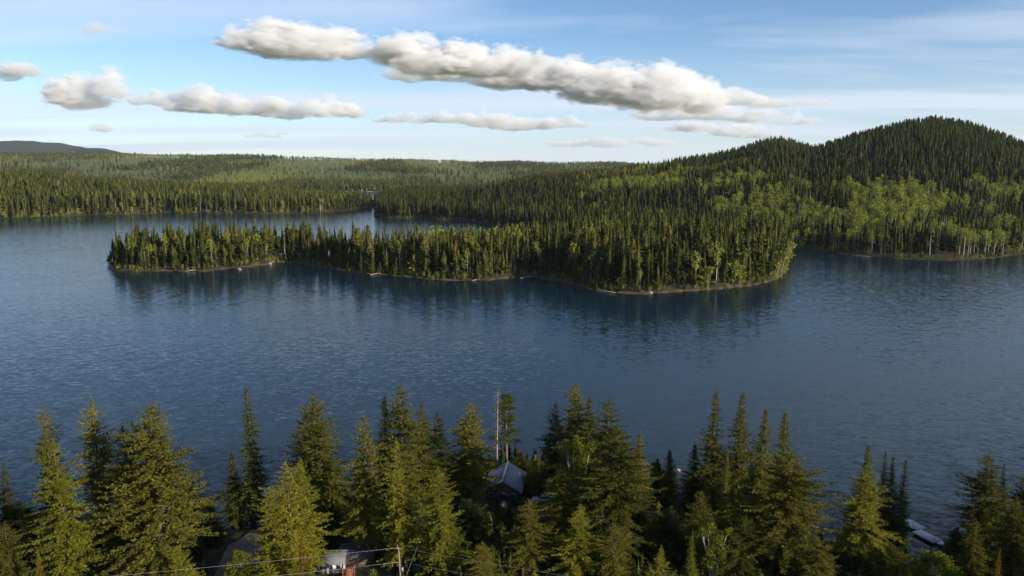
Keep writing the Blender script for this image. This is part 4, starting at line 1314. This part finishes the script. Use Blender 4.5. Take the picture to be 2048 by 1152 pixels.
for (x, y, z, h, k_, uu) in ASP:
    where = next(w_ for lim, w_ in AW if uu < lim)
    size = 'tall' if h > 17 else 'mid-sized' if h > 15 else 'short'
    dist = 'low-lying' if y < 720 else 'mid-slope' if y < 860 else 'high-standing'
    plant_lod('aspen_tree', SPL_A[k_], 17, x, y, z, h, g.uniform(1.2, 1.6), '%s %s green aspen %s' % (size, dist, where), 'aspen', 'aspens ' + where)

# look-alikes are told apart by their order along the shore
ORD = ['first', 'second', 'third', 'fourth', 'fifth', 'sixth', 'seventh', 'eighth', 'ninth', 'tenth', 'eleventh', 'twelfth', 'thirteenth', 'fourteenth']
by_label = {}
for o in list(COL.objects):
    if o.parent is None and o.get('category') in ('conifer', 'aspen'):
        by_label.setdefault(o['label'], []).append(o)
for lab, lst in by_label.items():
    if len(lst) > 1:
        for n_, o in enumerate(sorted(lst, key=lambda q: q.location.x / q.location.y)):
            o['label'] = '%s, %s from left' % (lab, ORD[min(n_, 13)])

# ------------------------------------------------------------------ buildings and small things on the near shore
M.update({
    'metal_roof': simple_mat('grey_metal_roof', (0.25, 0.25, 0.28), (0.17, 0.17, 0.20), 1.5, 0.6, (1, 1, 1), 0.0),
    'log_wall': simple_mat('dark_log_wall', (0.10, 0.065, 0.045), (0.05, 0.032, 0.022), 6, 0.8, (0.3, 0.3, 4)),
    'white_wall': simple_mat('white_siding', (0.44, 0.42, 0.37), (0.30, 0.285, 0.26), 3, 0.6, (0.4, 0.4, 5)),
    'trim': simple_mat('white_trim', (0.62, 0.62, 0.62), (0.5, 0.5, 0.5), 3, 0.5),
    'glass': simple_mat('dark_window_glass', (0.02, 0.025, 0.03), (0.015, 0.018, 0.02), 1, 0.05),
    'cedar': simple_mat('red_cedar', (0.24, 0.085, 0.035), (0.14, 0.05, 0.022), 5, 0.7, (1, 1, 0.3)),
    'pole': simple_mat('weathered_pole', (0.22, 0.18, 0.15), (0.13, 0.105, 0.09), 4, 0.85, (3, 3, 0.3)),
    'wire': simple_mat('aluminium_wire', (0.40, 0.40, 0.39), (0.3, 0.3, 0.3), 1, 0.5),
    'deck': simple_mat('pale_dock_boards', (0.48, 0.48, 0.52), (0.36, 0.36, 0.40), 3.0, 0.8, (6, 0.4, 1)),
    'rock': simple_mat('pink_granite', (0.40, 0.30, 0.26), (0.20, 0.15, 0.13), 1.2, 0.9, bump=0.8),
    'stone': simple_mat('pale_boulder', (0.26, 0.235, 0.21), (0.16, 0.145, 0.13), 1.5, 0.9, bump=0.5),
    'drift': simple_mat('bleached_driftwood', (0.30, 0.26, 0.22), (0.18, 0.15, 0.13), 3, 0.9, (0.4, 3, 3)),
    'track': simple_mat('brown_dirt_track', (0.15, 0.11, 0.09), (0.10, 0.072, 0.06), 0.8, 0.95),
    'dark_shingle': simple_mat('dark_shingle', (0.05, 0.05, 0.06), (0.03, 0.03, 0.04), 6, 0.8),
    'slate_roof': simple_mat('slate_grey_roof', (0.12, 0.125, 0.14), (0.08, 0.085, 0.10), 2.5, 0.7, (0.5, 4, 1)),
    'red_roof': simple_mat('red_roof', (0.28, 0.09, 0.06), (0.2, 0.06, 0.04), 2, 0.7),
    'paint': simple_mat('silver_paint', (0.45, 0.47, 0.50), (0.40, 0.42, 0.45), 1, 0.25),
    'rubber': simple_mat('tyre_rubber', (0.02, 0.02, 0.02), (0.012, 0.012, 0.012), 4, 0.9),
})


def part(name, mb, mat, parent, smooth=False):
    return link(name, mb.mesh(name, smooth), parent, [mat])


def gable(mb, x0, x1, y0, y1, ze, zr, over=0.5, t=0.12, along='y'):
    """Two roof slabs with the ridge along y (or x); returns the slabs as two builders."""
    a, b = MB(), MB()
    if along == 'y':
        xm = (x0 + x1) / 2; k = (zr - ze) / (xm - x0)
        a.quadslab([(xm, y0 - over, zr), (xm, y1 + over, zr), (x0 - over, y1 + over, ze - k * over), (x0 - over, y0 - over, ze - k * over)], t)
        b.quadslab([(xm, y1 + over, zr), (xm, y0 - over, zr), (x1 + over, y0 - over, ze - k * over), (x1 + over, y1 + over, ze - k * over)], t)
    else:
        ym = (y0 + y1) / 2; k = (zr - ze) / (ym - y0)
        a.quadslab([(x1 + over, ym, zr), (x0 - over, ym, zr), (x0 - over, y0 - over, ze - k * over), (x1 + over, y0 - over, ze - k * over)][::-1], t)
        b.quadslab([(x0 - over, ym, zr), (x1 + over, ym, zr), (x1 + over, y1 + over, ze - k * over), (x0 - over, y1 + over, ze - k * over)][::-1], t)
    return a, b


def gable_walls(x0, x1, y0, y1, h, zr, along='y'):
    m = MB().box(x0, x1, y0, y1, -0.6, h)
    if along == 'y':
        xm = (x0 + x1) / 2
        for yy in (y0, y1):
            e = 0.06 if yy == y0 else -0.06
            m.add([(x0, yy, h), (x1, yy, h), (xm, yy, zr - 0.13), (x0, yy + e, h), (x1, yy + e, h), (xm, yy + e, zr - 0.13)], [(0, 1, 4, 3)], [(0, 1, 2), (3, 5, 4)])
    else:
        ym = (y0 + y1) / 2
        for xx in (x0, x1):
            e = 0.06 if xx == x0 else -0.06
            m.add([(xx, y0, h), (xx, y1, h), (xx, ym, zr - 0.13), (xx + e, y0, h), (xx + e, y1, h), (xx + e, ym, zr - 0.13)], [(0, 1, 4, 3)], [(0, 1, 2), (3, 5, 4)])
    return m


# ---- log cabin at the water
cx, cy = -1.9, 133.5
cab = tag(empty('log_cabin', (cx, cy, ground_z(cx, cy + 3) - 0.1), R(-7)), 'dark log cabin with pale grey metal roof, half hidden by young firs', 'cabin')
part('wall', gable_walls(-3.4, 3.4, 0, 8.4, 2.7, 4.7), M['log_wall'], cab)
ra, rb = gable(None, -3.4, 3.4, 0, 8.4, 2.75, 4.75, 0.55)
for sl in (ra, rb):
    o = part('roof', sl, M['metal_roof'], cab)
    s_ = -1 if sl is ra else 1
    for k_ in range(12):                                               # standing seams of the metal sheets
        yy = -0.5 + 0.82 * k_
        part('roof_seam', MB().tube([(0.05 * s_, yy, 4.77), (3.93 * s_, yy, 2.45)], 0.02, 4), M['metal_roof'], o)
part('ridge_cap', MB().box(-0.16, 0.16, -0.58, 8.98, 4.76, 4.82), M['trim'], cab)
part('door', MB().box(-0.5, 0.5, -0.06, -0.01, 0.25, 2.2), M['cedar'], cab)
for x_ in (-2.1, 2.1):
    w_ = part('window', MB().box(x_ - 0.55, x_ + 0.55, -0.05, -0.01, 1.0, 2.0), M['trim'], cab)
    part('pane', MB().box(x_ - 0.47, x_ + 0.47, -0.07, -0.055, 1.08, 1.92), M['glass'], w_)
pa_, pb_ = gable(None, -1.6, 1.6, -2.0, -0.55, 2.35, 3.1, 0.2, 0.08)
for sl in (pa_, pb_): part('porch_roof', sl, M['dark_shingle'], cab)
for x_ in (-1.5, 1.5): part('post', MB().box(x_ - 0.07, x_ + 0.07, -2.0, -1.86, -0.3, 2.3), M['log_wall'], cab)
part('porch_floor', MB().box(-1.7, 1.7, -2.1, -0.02, -0.3, 0.2), M['pole'], cab)
for k_ in range(3): part('step', MB().box(-0.9, 0.9, -2.4 - 0.3 * k_, -2.11 - 0.3 * k_, -0.5, 0.08 - 0.16 * k_), M['pole'], cab)

# ---- upturned rowing boat before the cabin, pale car beside it
def on_ground(u, v):
    p = on_plane(u, v, 2.5)
    for _ in range(3): p = on_plane(u, v, ground_z(p[0], p[1]))
    return p


p = on_ground(1006, 1010)
boat = tag(empty('rowing_boat', tuple(p), R(75)), 'small white boat lying upturned on the grass before the cabin steps', 'boat')
n_ = 9
vs, qs = [], []
for i in range(n_):
    t = i / (n_ - 1) * 2 - 1
    w_ = 0.62 * (1 - abs(t) ** 2.4) + 0.04
    for j in range(7):
        a_ = math.pi * j / 6
        vs.append((t * 1.55, math.cos(a_) * w_, math.sin(a_) * 0.48 * (1 - 0.4 * abs(t) ** 3) + 0.04))
for i in range(n_ - 1):
    for j in range(6): qs.append((i * 7 + j, i * 7 + j + 1, (i + 1) * 7 + j + 1, (i + 1) * 7 + j))
part('hull', MB().add(vs, qs), M['trim'], boat, True)
part('keel', MB().box(-1.3, 1.3, -0.03, 0.03, 0.47, 0.56), M['drift'], boat)

p = on_ground(1086, 1004)
car = tag(empty('parked_car', tuple(p), R(12)), 'pale car parked in the shade right of the cabin', 'car')
body = MB()
sec = [(-2.1, 0.45, 0.75), (-1.95, 0.4, 0.95), (-1.0, 0.38, 1.02), (-0.55, 0.38, 1.05), (1.3, 0.38, 1.05), (1.95, 0.4, 0.98), (2.1, 0.45, 0.8)]
vs, qs = [], []
for x_, z0, z1 in sec:
    vs += [(x_, -0.82, z0), (x_, -0.86, 0.7), (x_, -0.78, z1), (x_, 0.78, z1), (x_, 0.86, 0.7), (x_, 0.82, z0)]
for i in range(len(sec) - 1):
    qs += [(i * 6 + j, i * 6 + (j + 1) % 6, (i + 1) * 6 + (j + 1) % 6, (i + 1) * 6 + j) for j in range(6)]
body.add(vs, qs + [(0, 1, 2, 3), (len(vs) - 6, len(vs) - 5, len(vs) - 4, len(vs) - 3)], [(0, 3, 4), (0, 4, 5), (len(vs) - 6, len(vs) - 3, len(vs) - 2), (len(vs) - 6, len(vs) - 2, len(vs) - 1)])
part('body', body, M['paint'], car)
part('roof', MB().add([(-0.35, -0.62, 1.5), (1.15, -0.62, 1.5), (1.15, 0.62, 1.5), (-0.35, 0.62, 1.5), (-0.4, -0.64, 1.45), (1.22, -0.64, 1.45), (1.22, 0.64, 1.45), (-0.4, 0.64, 1.45)],
                      [(0, 1, 2, 3), (0, 4, 5, 1), (1, 5, 6, 2), (2, 6, 7, 3), (3, 7, 4, 0)]), M['paint'], car)
part('window', MB().add([(-0.4, -0.64, 1.45), (1.22, -0.64, 1.45), (1.22, 0.64, 1.45), (-0.4, 0.64, 1.45), (-0.95, -0.76, 1.04), (1.6, -0.76, 1.05), (1.6, 0.76, 1.05), (-0.95, 0.76, 1.04)],
                        [(0, 1, 5, 4), (1, 2, 6, 5), (2, 3, 7, 6), (3, 0, 4, 7)]), M['glass'], car)
for x_ in (-1.3, 1.3):
    for y_ in (-0.84, 0.84):
        part('wheel', MB().tube([(x_, y_ - 0.1, 0.32), (x_, y_ + 0.1, 0.32)], 0.32, 12), M['rubber'], car)

# ---- white cottage at the bottom edge
p = on_ground(662, 1150)
hx0, hy0 = p[0], p[1] + 0.4
hs = tag(empty('white_cottage', (hx0, hy0, ground_z(hx0, hy0) - 0.25), R(4)), 'small white cottage with grey metal roof among the firs at the bottom edge', 'cottage')
part('wall', gable_walls(-2.2, 1.9, 0, 3.4, 2.1, 3.2, 'x'), M['white_wall'], hs)
ra, rb = gable(None, -2.2, 1.9, 0, 3.4, 2.15, 3.28, 0.35, 0.1, 'x')
for sl in (ra, rb): part('roof', sl, M['slate_roof'], hs)
dr = part('door', MB().box(-0.35, 0.45, -0.06, -0.01, 0.1, 2.0), M['trim'], hs)
part('pane', MB().box(-0.16, 0.26, -0.09, -0.065, 1.15, 1.8), M['glass'], dr)
w_ = part('window', MB().box(0.8, 1.6, -0.05, -0.01, 1.0, 1.8), M['trim'], hs)
part('pane', MB().box(0.88, 1.52, -0.08, -0.055, 1.08, 1.72), M['glass'], w_)
w_ = part('window', MB().box(-1.8, -0.8, -0.05, -0.01, 1.0, 1.8), M['trim'], hs)
part('pane', MB().box(-1.72, -0.88, -0.08, -0.055, 1.08, 1.72), M['glass'], w_)
part('bargeboard', MB().box(2.24, 2.30, -0.45, 0.0, 1.8, 2.0), M['trim'], hs)
p = on_ground(696, 1156)
fe = tag(empty('cedar_deck', (p[0], p[1], p[2] - 0.1), R(4)), 'red-brown cedar deck corner with upright posts right of the cottage', 'deck')
for x_ in (-0.8, 0.75, 1.05): part('post', MB().box(x_ - 0.08, x_ + 0.08, -0.08, 0.08, -0.2, 2.3 if x_ > 0.9 else 1.75), M['cedar'], fe)
for k_ in range(6): part('plank', MB().box(-0.72, 0.67, -0.03, 0.03, 0.15 + 0.26 * k_, 0.36 + 0.26 * k_), M['cedar'], fe)
p = on_ground(712, 1132)
sh = tag(empty('dark_shed', (p[0], p[1], p[2] - 0.1), R(4)), 'low shed with dark shingle roof in the shade behind the cottage', 'shed')
part('wall', gable_walls(-2.6, 2.6, 0, 4, 1.7, 2.6, 'x'), M['log_wall'], sh)
ra, rb = gable(None, -2.6, 2.6, 0, 4, 1.75, 2.68, 0.3, 0.1, 'x')
for sl in (ra, rb): part('roof', sl, M['dark_shingle'], sh)

# ---- utility pole and its wires
PY = 97.0
pt_ = at_depth(797, 1096, PY)
gz = ground_z(pt_[0], PY)
up_ = tag(empty('utility_pole', (pt_[0], PY, gz - 0.3)), 'weathered wooden utility pole with small crossarm at the bottom edge', 'utility pole')
hp_ = pt_[2] - gz + 0.3
part('shaft', MB().tube([(0.35, 0, 0), (0.15, 0, hp_ * 0.5), (0, 0, hp_)], [0.15, 0.13, 0.10], 9), M['pole'], up_, True)
part('crossarm', MB().box(-0.75, 0.35, -0.05, 0.05, hp_ - 0.12, hp_ - 0.02), M['pole'], up_)
part('insulator', MB().tube([(-0.1, 0, hp_), (-0.1, 0, hp_ + 0.18)], 0.05, 8), M['trim'], up_)
part('transformer_box', MB().box(0.28, 0.62, -0.15, 0.15, hp_ - 3.6, hp_ - 3.1), M['metal_roof'], up_)


def wire(label, ends, sag, r=0.022):
    (a_, b_) = ends
    a_, b_ = np.array(a_, float), np.array(b_, float)
    t = np.linspace(0, 1, 24)
    pts = a_ + (b_ - a_) * t[:, None]
    pts[:, 2] -= sag * 4 * t * (1 - t)
    mb = MB(); mb.tube(pts, r, 5)
    tag(link('overhead_wire', mb.mesh('overhead_wire'), None, [M['wire']]), label, 'wire', 'overhead wires from the pole')


T0 = np.array([pt_[0], PY, pt_[2] + 0.05]); T1 = np.array([pt_[0] + 0.1, PY, pt_[2] - 2.2])
wire('bright upper wire running left from the pole top past the cottage', (T0, T0 + np.array([-88, -17, 1.5])), 0.7, 0.011)
wire('upper wire running right from the pole top into the firs', (T0, T0 + np.array([90, -26, 1.0])), 0.7, 0.008)
wire('lower wire running left from the pole toward the bottom edge', (T1, T1 + np.array([-88, -17, 1.5])), 0.8, 0.012)
wire('lower wire running right from the pole into the firs', (T1, T1 + np.array([90, -26, 1.0])), 0.8, 0.008)
wire('slanting guy wire at the right foot of the pole', (T1 + np.array([2.4, 2.0, 1.4]), T1 + np.array([0.4, -1.0, -3.5])), 0.0, 0.009)

# ---- floating dock of three sections
dk = tag(empty('floating_dock', tuple(on_plane(1850, 1065, 0))), 'pale grey floating dock of three offset sections reaching into the water', 'dock')
o0 = np.array(dk.location)
for quad in ([(1818, 1037), (1853, 1055.5), (1838, 1060.5), (1800, 1046)], [(1843, 1058.6), (1885.5, 1080.5), (1866, 1085.5), (1825, 1063)], [(1884, 1082.3), (1899, 1091), (1892, 1094.5), (1873.5, 1085.5)]):
    q = np.array([on_plane(u, v, 0.50) for u, v in quad]) - o0
    if np.cross(q[1] - q[0], q[3] - q[0])[2] < 0: q = q[::-1]
    o = part('deck_section', MB().quadslab(q, 0.16), M['deck'], dk)
    c_ = q.mean(axis=0); qi = c_ + (q - c_) * 0.9
    part('float', MB().quadslab(qi - np.array([0, 0, 0.165]), 0.42), M['rubber'], o)
    nb = int(np.linalg.norm(q[1] - q[0]) / 0.9)
    for k_ in range(1, nb):                                             # joints between the deck boards
        t = k_ / nb
        a_, b_ = q[0] + (q[1] - q[0]) * t, q[3] + (q[2] - q[3]) * t
        part('board_joint', MB().tube([a_ + (0, 0, 0.002), b_ + (0, 0, 0.002)], 0.012, 4), M['pole'], o)
p = on_plane(1826, 1051, 0.5) - o0
part('mooring_post', MB().tube([p, p + np.array([0, 0, 0.9])], 0.06, 7), M['pole'], dk)


# ---- rocks, driftwood
def rock(name, label, u, v, size, seed, mat, cat='rock', z=0.0, rz=0.0, group=None, water=False):
    p = on_plane(u, v, 0.3) if water else on_ground(u, v)
    bm = bmesh.new(); bmesh.ops.create_icosphere(bm, subdivisions=3, radius=1.0)
    co = np.array([v_.co[:] for v_ in bm.verts])
    dsp = 0.5 * vnoise(co[:, 0] + co[:, 2], co[:, 1] - co[:, 2], 0.55, seed) + 0.28 * vnoise(co[:, 0] - co[:, 2] * 2, co[:, 1] + co[:, 2], 0.22, seed + 1)
    for v_, d_ in zip(bm.verts, dsp):
        c_ = v_.co * (1 + 0.45 * float(d_))
        v_.co = (c_.x * size[0], c_.y * size[1], c_.z * size[2])
    me = bpy.data.meshes.new(name); bm.to_mesh(me); bm.free()
    o = link(name, me, None, [mat])
    o.location = (p[0], p[1], p[2] + z); o.rotation_euler = (0.1, 0.15, rz)
    tag(o, label, cat, group)


rock('rock_outcrop', 'steep pinkish rock outcrop at the shore between the dark spruces', 1358, 985, (1.7, 3.6, 3.6), 5, M['rock'], z=1.0, rz=0.35)
rock('boulder', 'small pale boulder at the foot of the pink rock outcrop', 1374, 1000, (0.9, 0.8, 0.7), 9, M['stone'], z=0.2)
rock('boulder', 'round pale boulder in the water off the island left point', 479, 538.5, (1.1, 0.9, 0.8), 6, M['stone'], water=True)
rock('boulder', 'pale boulder at the corner of the curved island shore', 540, 528, (1.6, 1.2, 1.0), 7, M['stone'], water=True)
rock('boulder', 'pale boulder under the trees of the jutting island shore', 1300, 585, (1.5, 1.1, 0.9), 8, M['stone'], water=True)
for k_, (u0, v0, u1, v1, zz_, lab) in enumerate([(740, 549.5, 768, 545, 0.7, 'bleached driftwood log at the middle of the island shore'), (944, 561.5, 962, 558, 0.7, 'short pale driftwood log right of the island middle'),
                                               (532, 529, 549, 522, 1.6, 'tangled pale driftwood at the corner of the curved island shore'), (1040, 556, 1090, 551, 0.3, 'fallen stem lying in the water of the shaded island bay'),
                                               (1200, 583, 1232, 585, 0.4, 'pale log lying along the jutting island shore'), (1700, 511, 1740, 513, 0.5, 'fallen log along the foot of the right-hand hill'), (370, 543, 392, 540, 0.9, 'grey fallen stems on the left point of the island')]):
    a_, b_ = on_plane(u0, v0, 0.25), on_plane(u1, v1, zz_)
    lg = MB()
    m1_ = (a_ + b_) / 2 + np.array([0, 0, 0.12])
    lg.tube([a_, m1_, b_], [0.28, 0.24, 0.12], 7)
    for j_ in range(3):
        s0 = a_ + (b_ - a_) * (0.35 + 0.22 * j_)
        lg.tube([s0, s0 + np.array([random.uniform(-0.8, 0.8), random.uniform(-0.5, 0.5), random.uniform(0.5, 1.3)])], [0.08, 0.03], 4)
    tag(link('driftwood_log', lg.mesh('driftwood_log', True), None, [M['drift']]), lab, 'log', 'driftwood')

# ---- dirt track
L_e = [(425, 1165), (437, 1133), (448, 1108), (457, 1092), (470, 1086), (484, 1078), (496, 1067), (505, 1060)]
R_e = [(560, 1165), (552, 1133), (545, 1110), (538, 1096), (532, 1089), (528, 1081), (524, 1070), (520, 1061)]
vs = []
for (a_, b_) in zip(L_e, R_e):
    for t in np.linspace(0, 1, 7):
        p = on_ground(a_[0] + (b_[0] - a_[0]) * t, a_[1] + (b_[1] - a_[1]) * t)
        vs.append((p[0], p[1], max(p[2], 0.05) + 0.16))
nr = len(L_e)
trk = mesh_np('dirt_track', np.array(vs), np.array([[i * 7 + j, i * 7 + j + 1, (i + 1) * 7 + j + 1, (i + 1) * 7 + j] for i in range(nr - 1) for j in range(6)]), True)
tag(link('dirt_track', trk, None, [M['track']]), 'brown dirt track curving down to the water', kind='structure')

# ---- far cottages on the second lake
FH = [(662, 378, 'white_wall', 'red_roof', 'leftmost tiny white cottage on the far lake shore'), (667, 377, 'white_wall', 'metal_roof', 'tiny pale cottage second from left on the far lake shore'),
      (678, 380, 'cedar', 'red_roof', 'tiny reddish boathouse at the far lake dock'), (697, 378, 'white_wall', 'metal_roof', 'tiny white cottage above the far lake beach'), (704, 376, 'white_wall', 'metal_roof', 'tiny white-roofed cottage between firs at the far lake'),
      (721, 374, 'white_wall', 'metal_roof', 'tiny white cottage set back in the trees at the far lake'), (733, 377, 'cedar', 'red_roof', 'tiny red cottage by the far lake shore'), (744, 376.5, 'white_wall', 'cedar', 'tiny cream house with tan roof by the far lake'),
      (749, 373, 'white_wall', 'metal_roof', 'rightmost tiny white cottage at the far lake'), (746, 357, 'white_wall', 'metal_roof', 'lone tiny white building higher up among the distant aspens')]
for u, v, wm, rm_, lab in FH:
    d_ = 1955 if v > 372 else (1985 if v > 365 else 2600)
    x_ = ray(u, v)[0] * d_
    z_ = ground_z(x_, d_)
    e = tag(empty('far_cottage', (x_, d_, z_), random.uniform(-0.4, 0.4)), lab, 'cottage', 'far cottages')
    s_ = random.uniform(0.9, 1.25)
    part('wall', gable_walls(-4 * s_, 4 * s_, 0, 6, 3.4, 6.2, 'x'), M[wm], e)
    ra, rb = gable(None, -4 * s_, 4 * s_, 0, 6, 3.45, 6.3, 0.6, 0.2, 'x')
    for sl in (ra, rb): part('roof', sl, M[rm_], e)
    part('door', MB().box(-0.5, 0.5, -0.1, -0.02, 0, 2.1), M['log_wall'], e)
    for xx in (-2.4, 2.4): part('window', MB().box(xx - 0.7, xx + 0.7, -0.1, -0.02, 1.0, 2.2), M['glass'], e)
for u0, u1, lab in ((676, 692, 'thin pale dock line on the far lake left of the cottages'), (728, 742, 'thin pale dock line on the far lake below the red cottage')):
    x0_, x1_ = ray(u0, 382)[0] * 1925, ray(u1, 382)[0] * 1925
    e = tag(empty('far_dock', (0, 0, 0)), lab, 'dock', 'far docks')
    part('deck_section', MB().box(x0_, x1_, 1922, 1928, 0.5, 0.9), M['deck'], e)
    for k_ in range(4):
        xx = x0_ + (x1_ - x0_) * (k_ + 0.5) / 4
        part('post', MB().box(xx - 0.2, xx + 0.2, 1924, 1924.4, -0.5, 1.4), M['pole'], e)

# ------------------------------------------------------------------ undergrowth and shore shrubs (masses)
g = np.random.default_rng(909)
x, y = jitter_grid(-120, 120, 82, 165, 1.7, g)
z, s = land(x, y)
u_, v_ = project(x, y, z)
k = (s > 0.6) & (u_ > -120) & (u_ < 2170) & (v_ < 1500)
k &= ~((np.abs(x - cx) < 5.5) & (y > 126) & (y < 146))                      # cabin and its yard
k &= ~((np.abs(x - hx0 - 1.5) < 5.5) & (y > 96) & (y < 114))
k &= ~((u_ > 415) & (u_ < 570) & (v_ > 1050))                               # track
k &= ~((u_ > 1815) & (u_ < 1905) & (y > 112))
k &= ~((np.abs(u_ - 1360) < 22) & (np.abs(v_ - 985) < 30))
k &= g.random(len(x)) < np.clip(0.55 + 0.6 * vnoise(x, y, 12, 51), 0.05, 1)
x, y, z = x[k], y[k], z[k]
idx = np.where(g.random(len(x)) < 0.62, g.integers(0, 5, len(x)), 5 + g.integers(0, 2, len(x)))
h = np.where(idx < 5, g.uniform(1.2, 5.5, len(x)), g.uniform(0.7, 2.0, len(x)))
put('undergrowth', x, y, z, h, np.where(idx < 5, 1.9, 1.25), idx, P_C + P_W, 'low shrubs and fir saplings covering the near forest floor', g, np.array([24.] * 5 + [7.] * 2))

x, y = jitter_grid(-330, 260, 370, 620, 1.6, g)
z, s = land(x, y)
k = (s > -0.7) & (s < 3.0) & (poly_sd(ISLAND, x, y) > -3) & (g.random(len(x)) < np.clip(0.75 + 0.8 * vnoise(x, y, 16, 52), 0.06, 1))
x, y, z = x[k], y[k], np.maximum(z[k], 0)
X2, Y2 = jitter_grid(-1000, 760, 520, 1250, 2.6, g)
Z2, S2 = land(X2, Y2)
k = (S2 > -0.3) & (S2 < 4.5) & (poly_sd(ISLAND, X2, Y2) < -6) & (np.abs(X2 / Y2) < 0.8) & (g.random(len(X2)) < np.clip(0.6 + 0.8 * vnoise(X2, Y2, 22, 53), 0.1, 1))
x, y, z = np.concatenate([x, X2[k]]), np.concatenate([y, Y2[k]]), np.concatenate([z, np.maximum(Z2[k], 0)])
idx = np.where(g.random(len(x)) < 0.45, g.integers(0, 5, len(x)), 5 + g.integers(0, 2, len(x)))
h = np.where(idx < 5, g.uniform(1.5, 7.0, len(x)), g.uniform(1.0, 3.2, len(x)))
put('shoreline_shrubs', x, y, z, h, np.where(idx < 5, 1.6, 1.2), idx, P_C + P_W, 'low willows and small firs fringing the island and far shores', g, np.array([24.] * 5 + [7.] * 2))

# the shore forest goes on beyond both edges of the view
x, y = jitter_grid(-210, 210, 70, 135, 5.5, g)
z, s = land(x, y)
u_, v_ = project(x, y, z + 8)
k = (s > 1.0) & ((u_ < -70) | (u_ > 2125))
x, y, z = x[k], y[k], z[k]
put('shore_forest', x, y, z, g.uniform(9, 19, len(x)), g.uniform(1.0, 1.5, len(x)), g.integers(0, 5, len(x)), P_C, 'conifer forest continuing along the near shore', g, np.array([24.] * 5))

# ------------------------------------------------------------------ the air between here and the far hills
hz_mb = MB().box(-16000, 16000, -300, 15500, -12.0, 520.0)
hm, hnt, hout = new_mat('haze_air')
pv = node(hnt, 'ShaderNodeVolumePrincipled')
pv.inputs['Color'].default_value = (0.80, 0.88, 1.0, 1)
pv.inputs['Density'].default_value = HAZE
pv.inputs['Anisotropy'].default_value = 0.2
hnt.links.new(pv.outputs[0], hout.inputs['Volume'])
haze = link('haze', hz_mb.mesh('haze'), None, [hm])
tag(haze, 'thin evening haze over the lake and hills', kind='stuff')
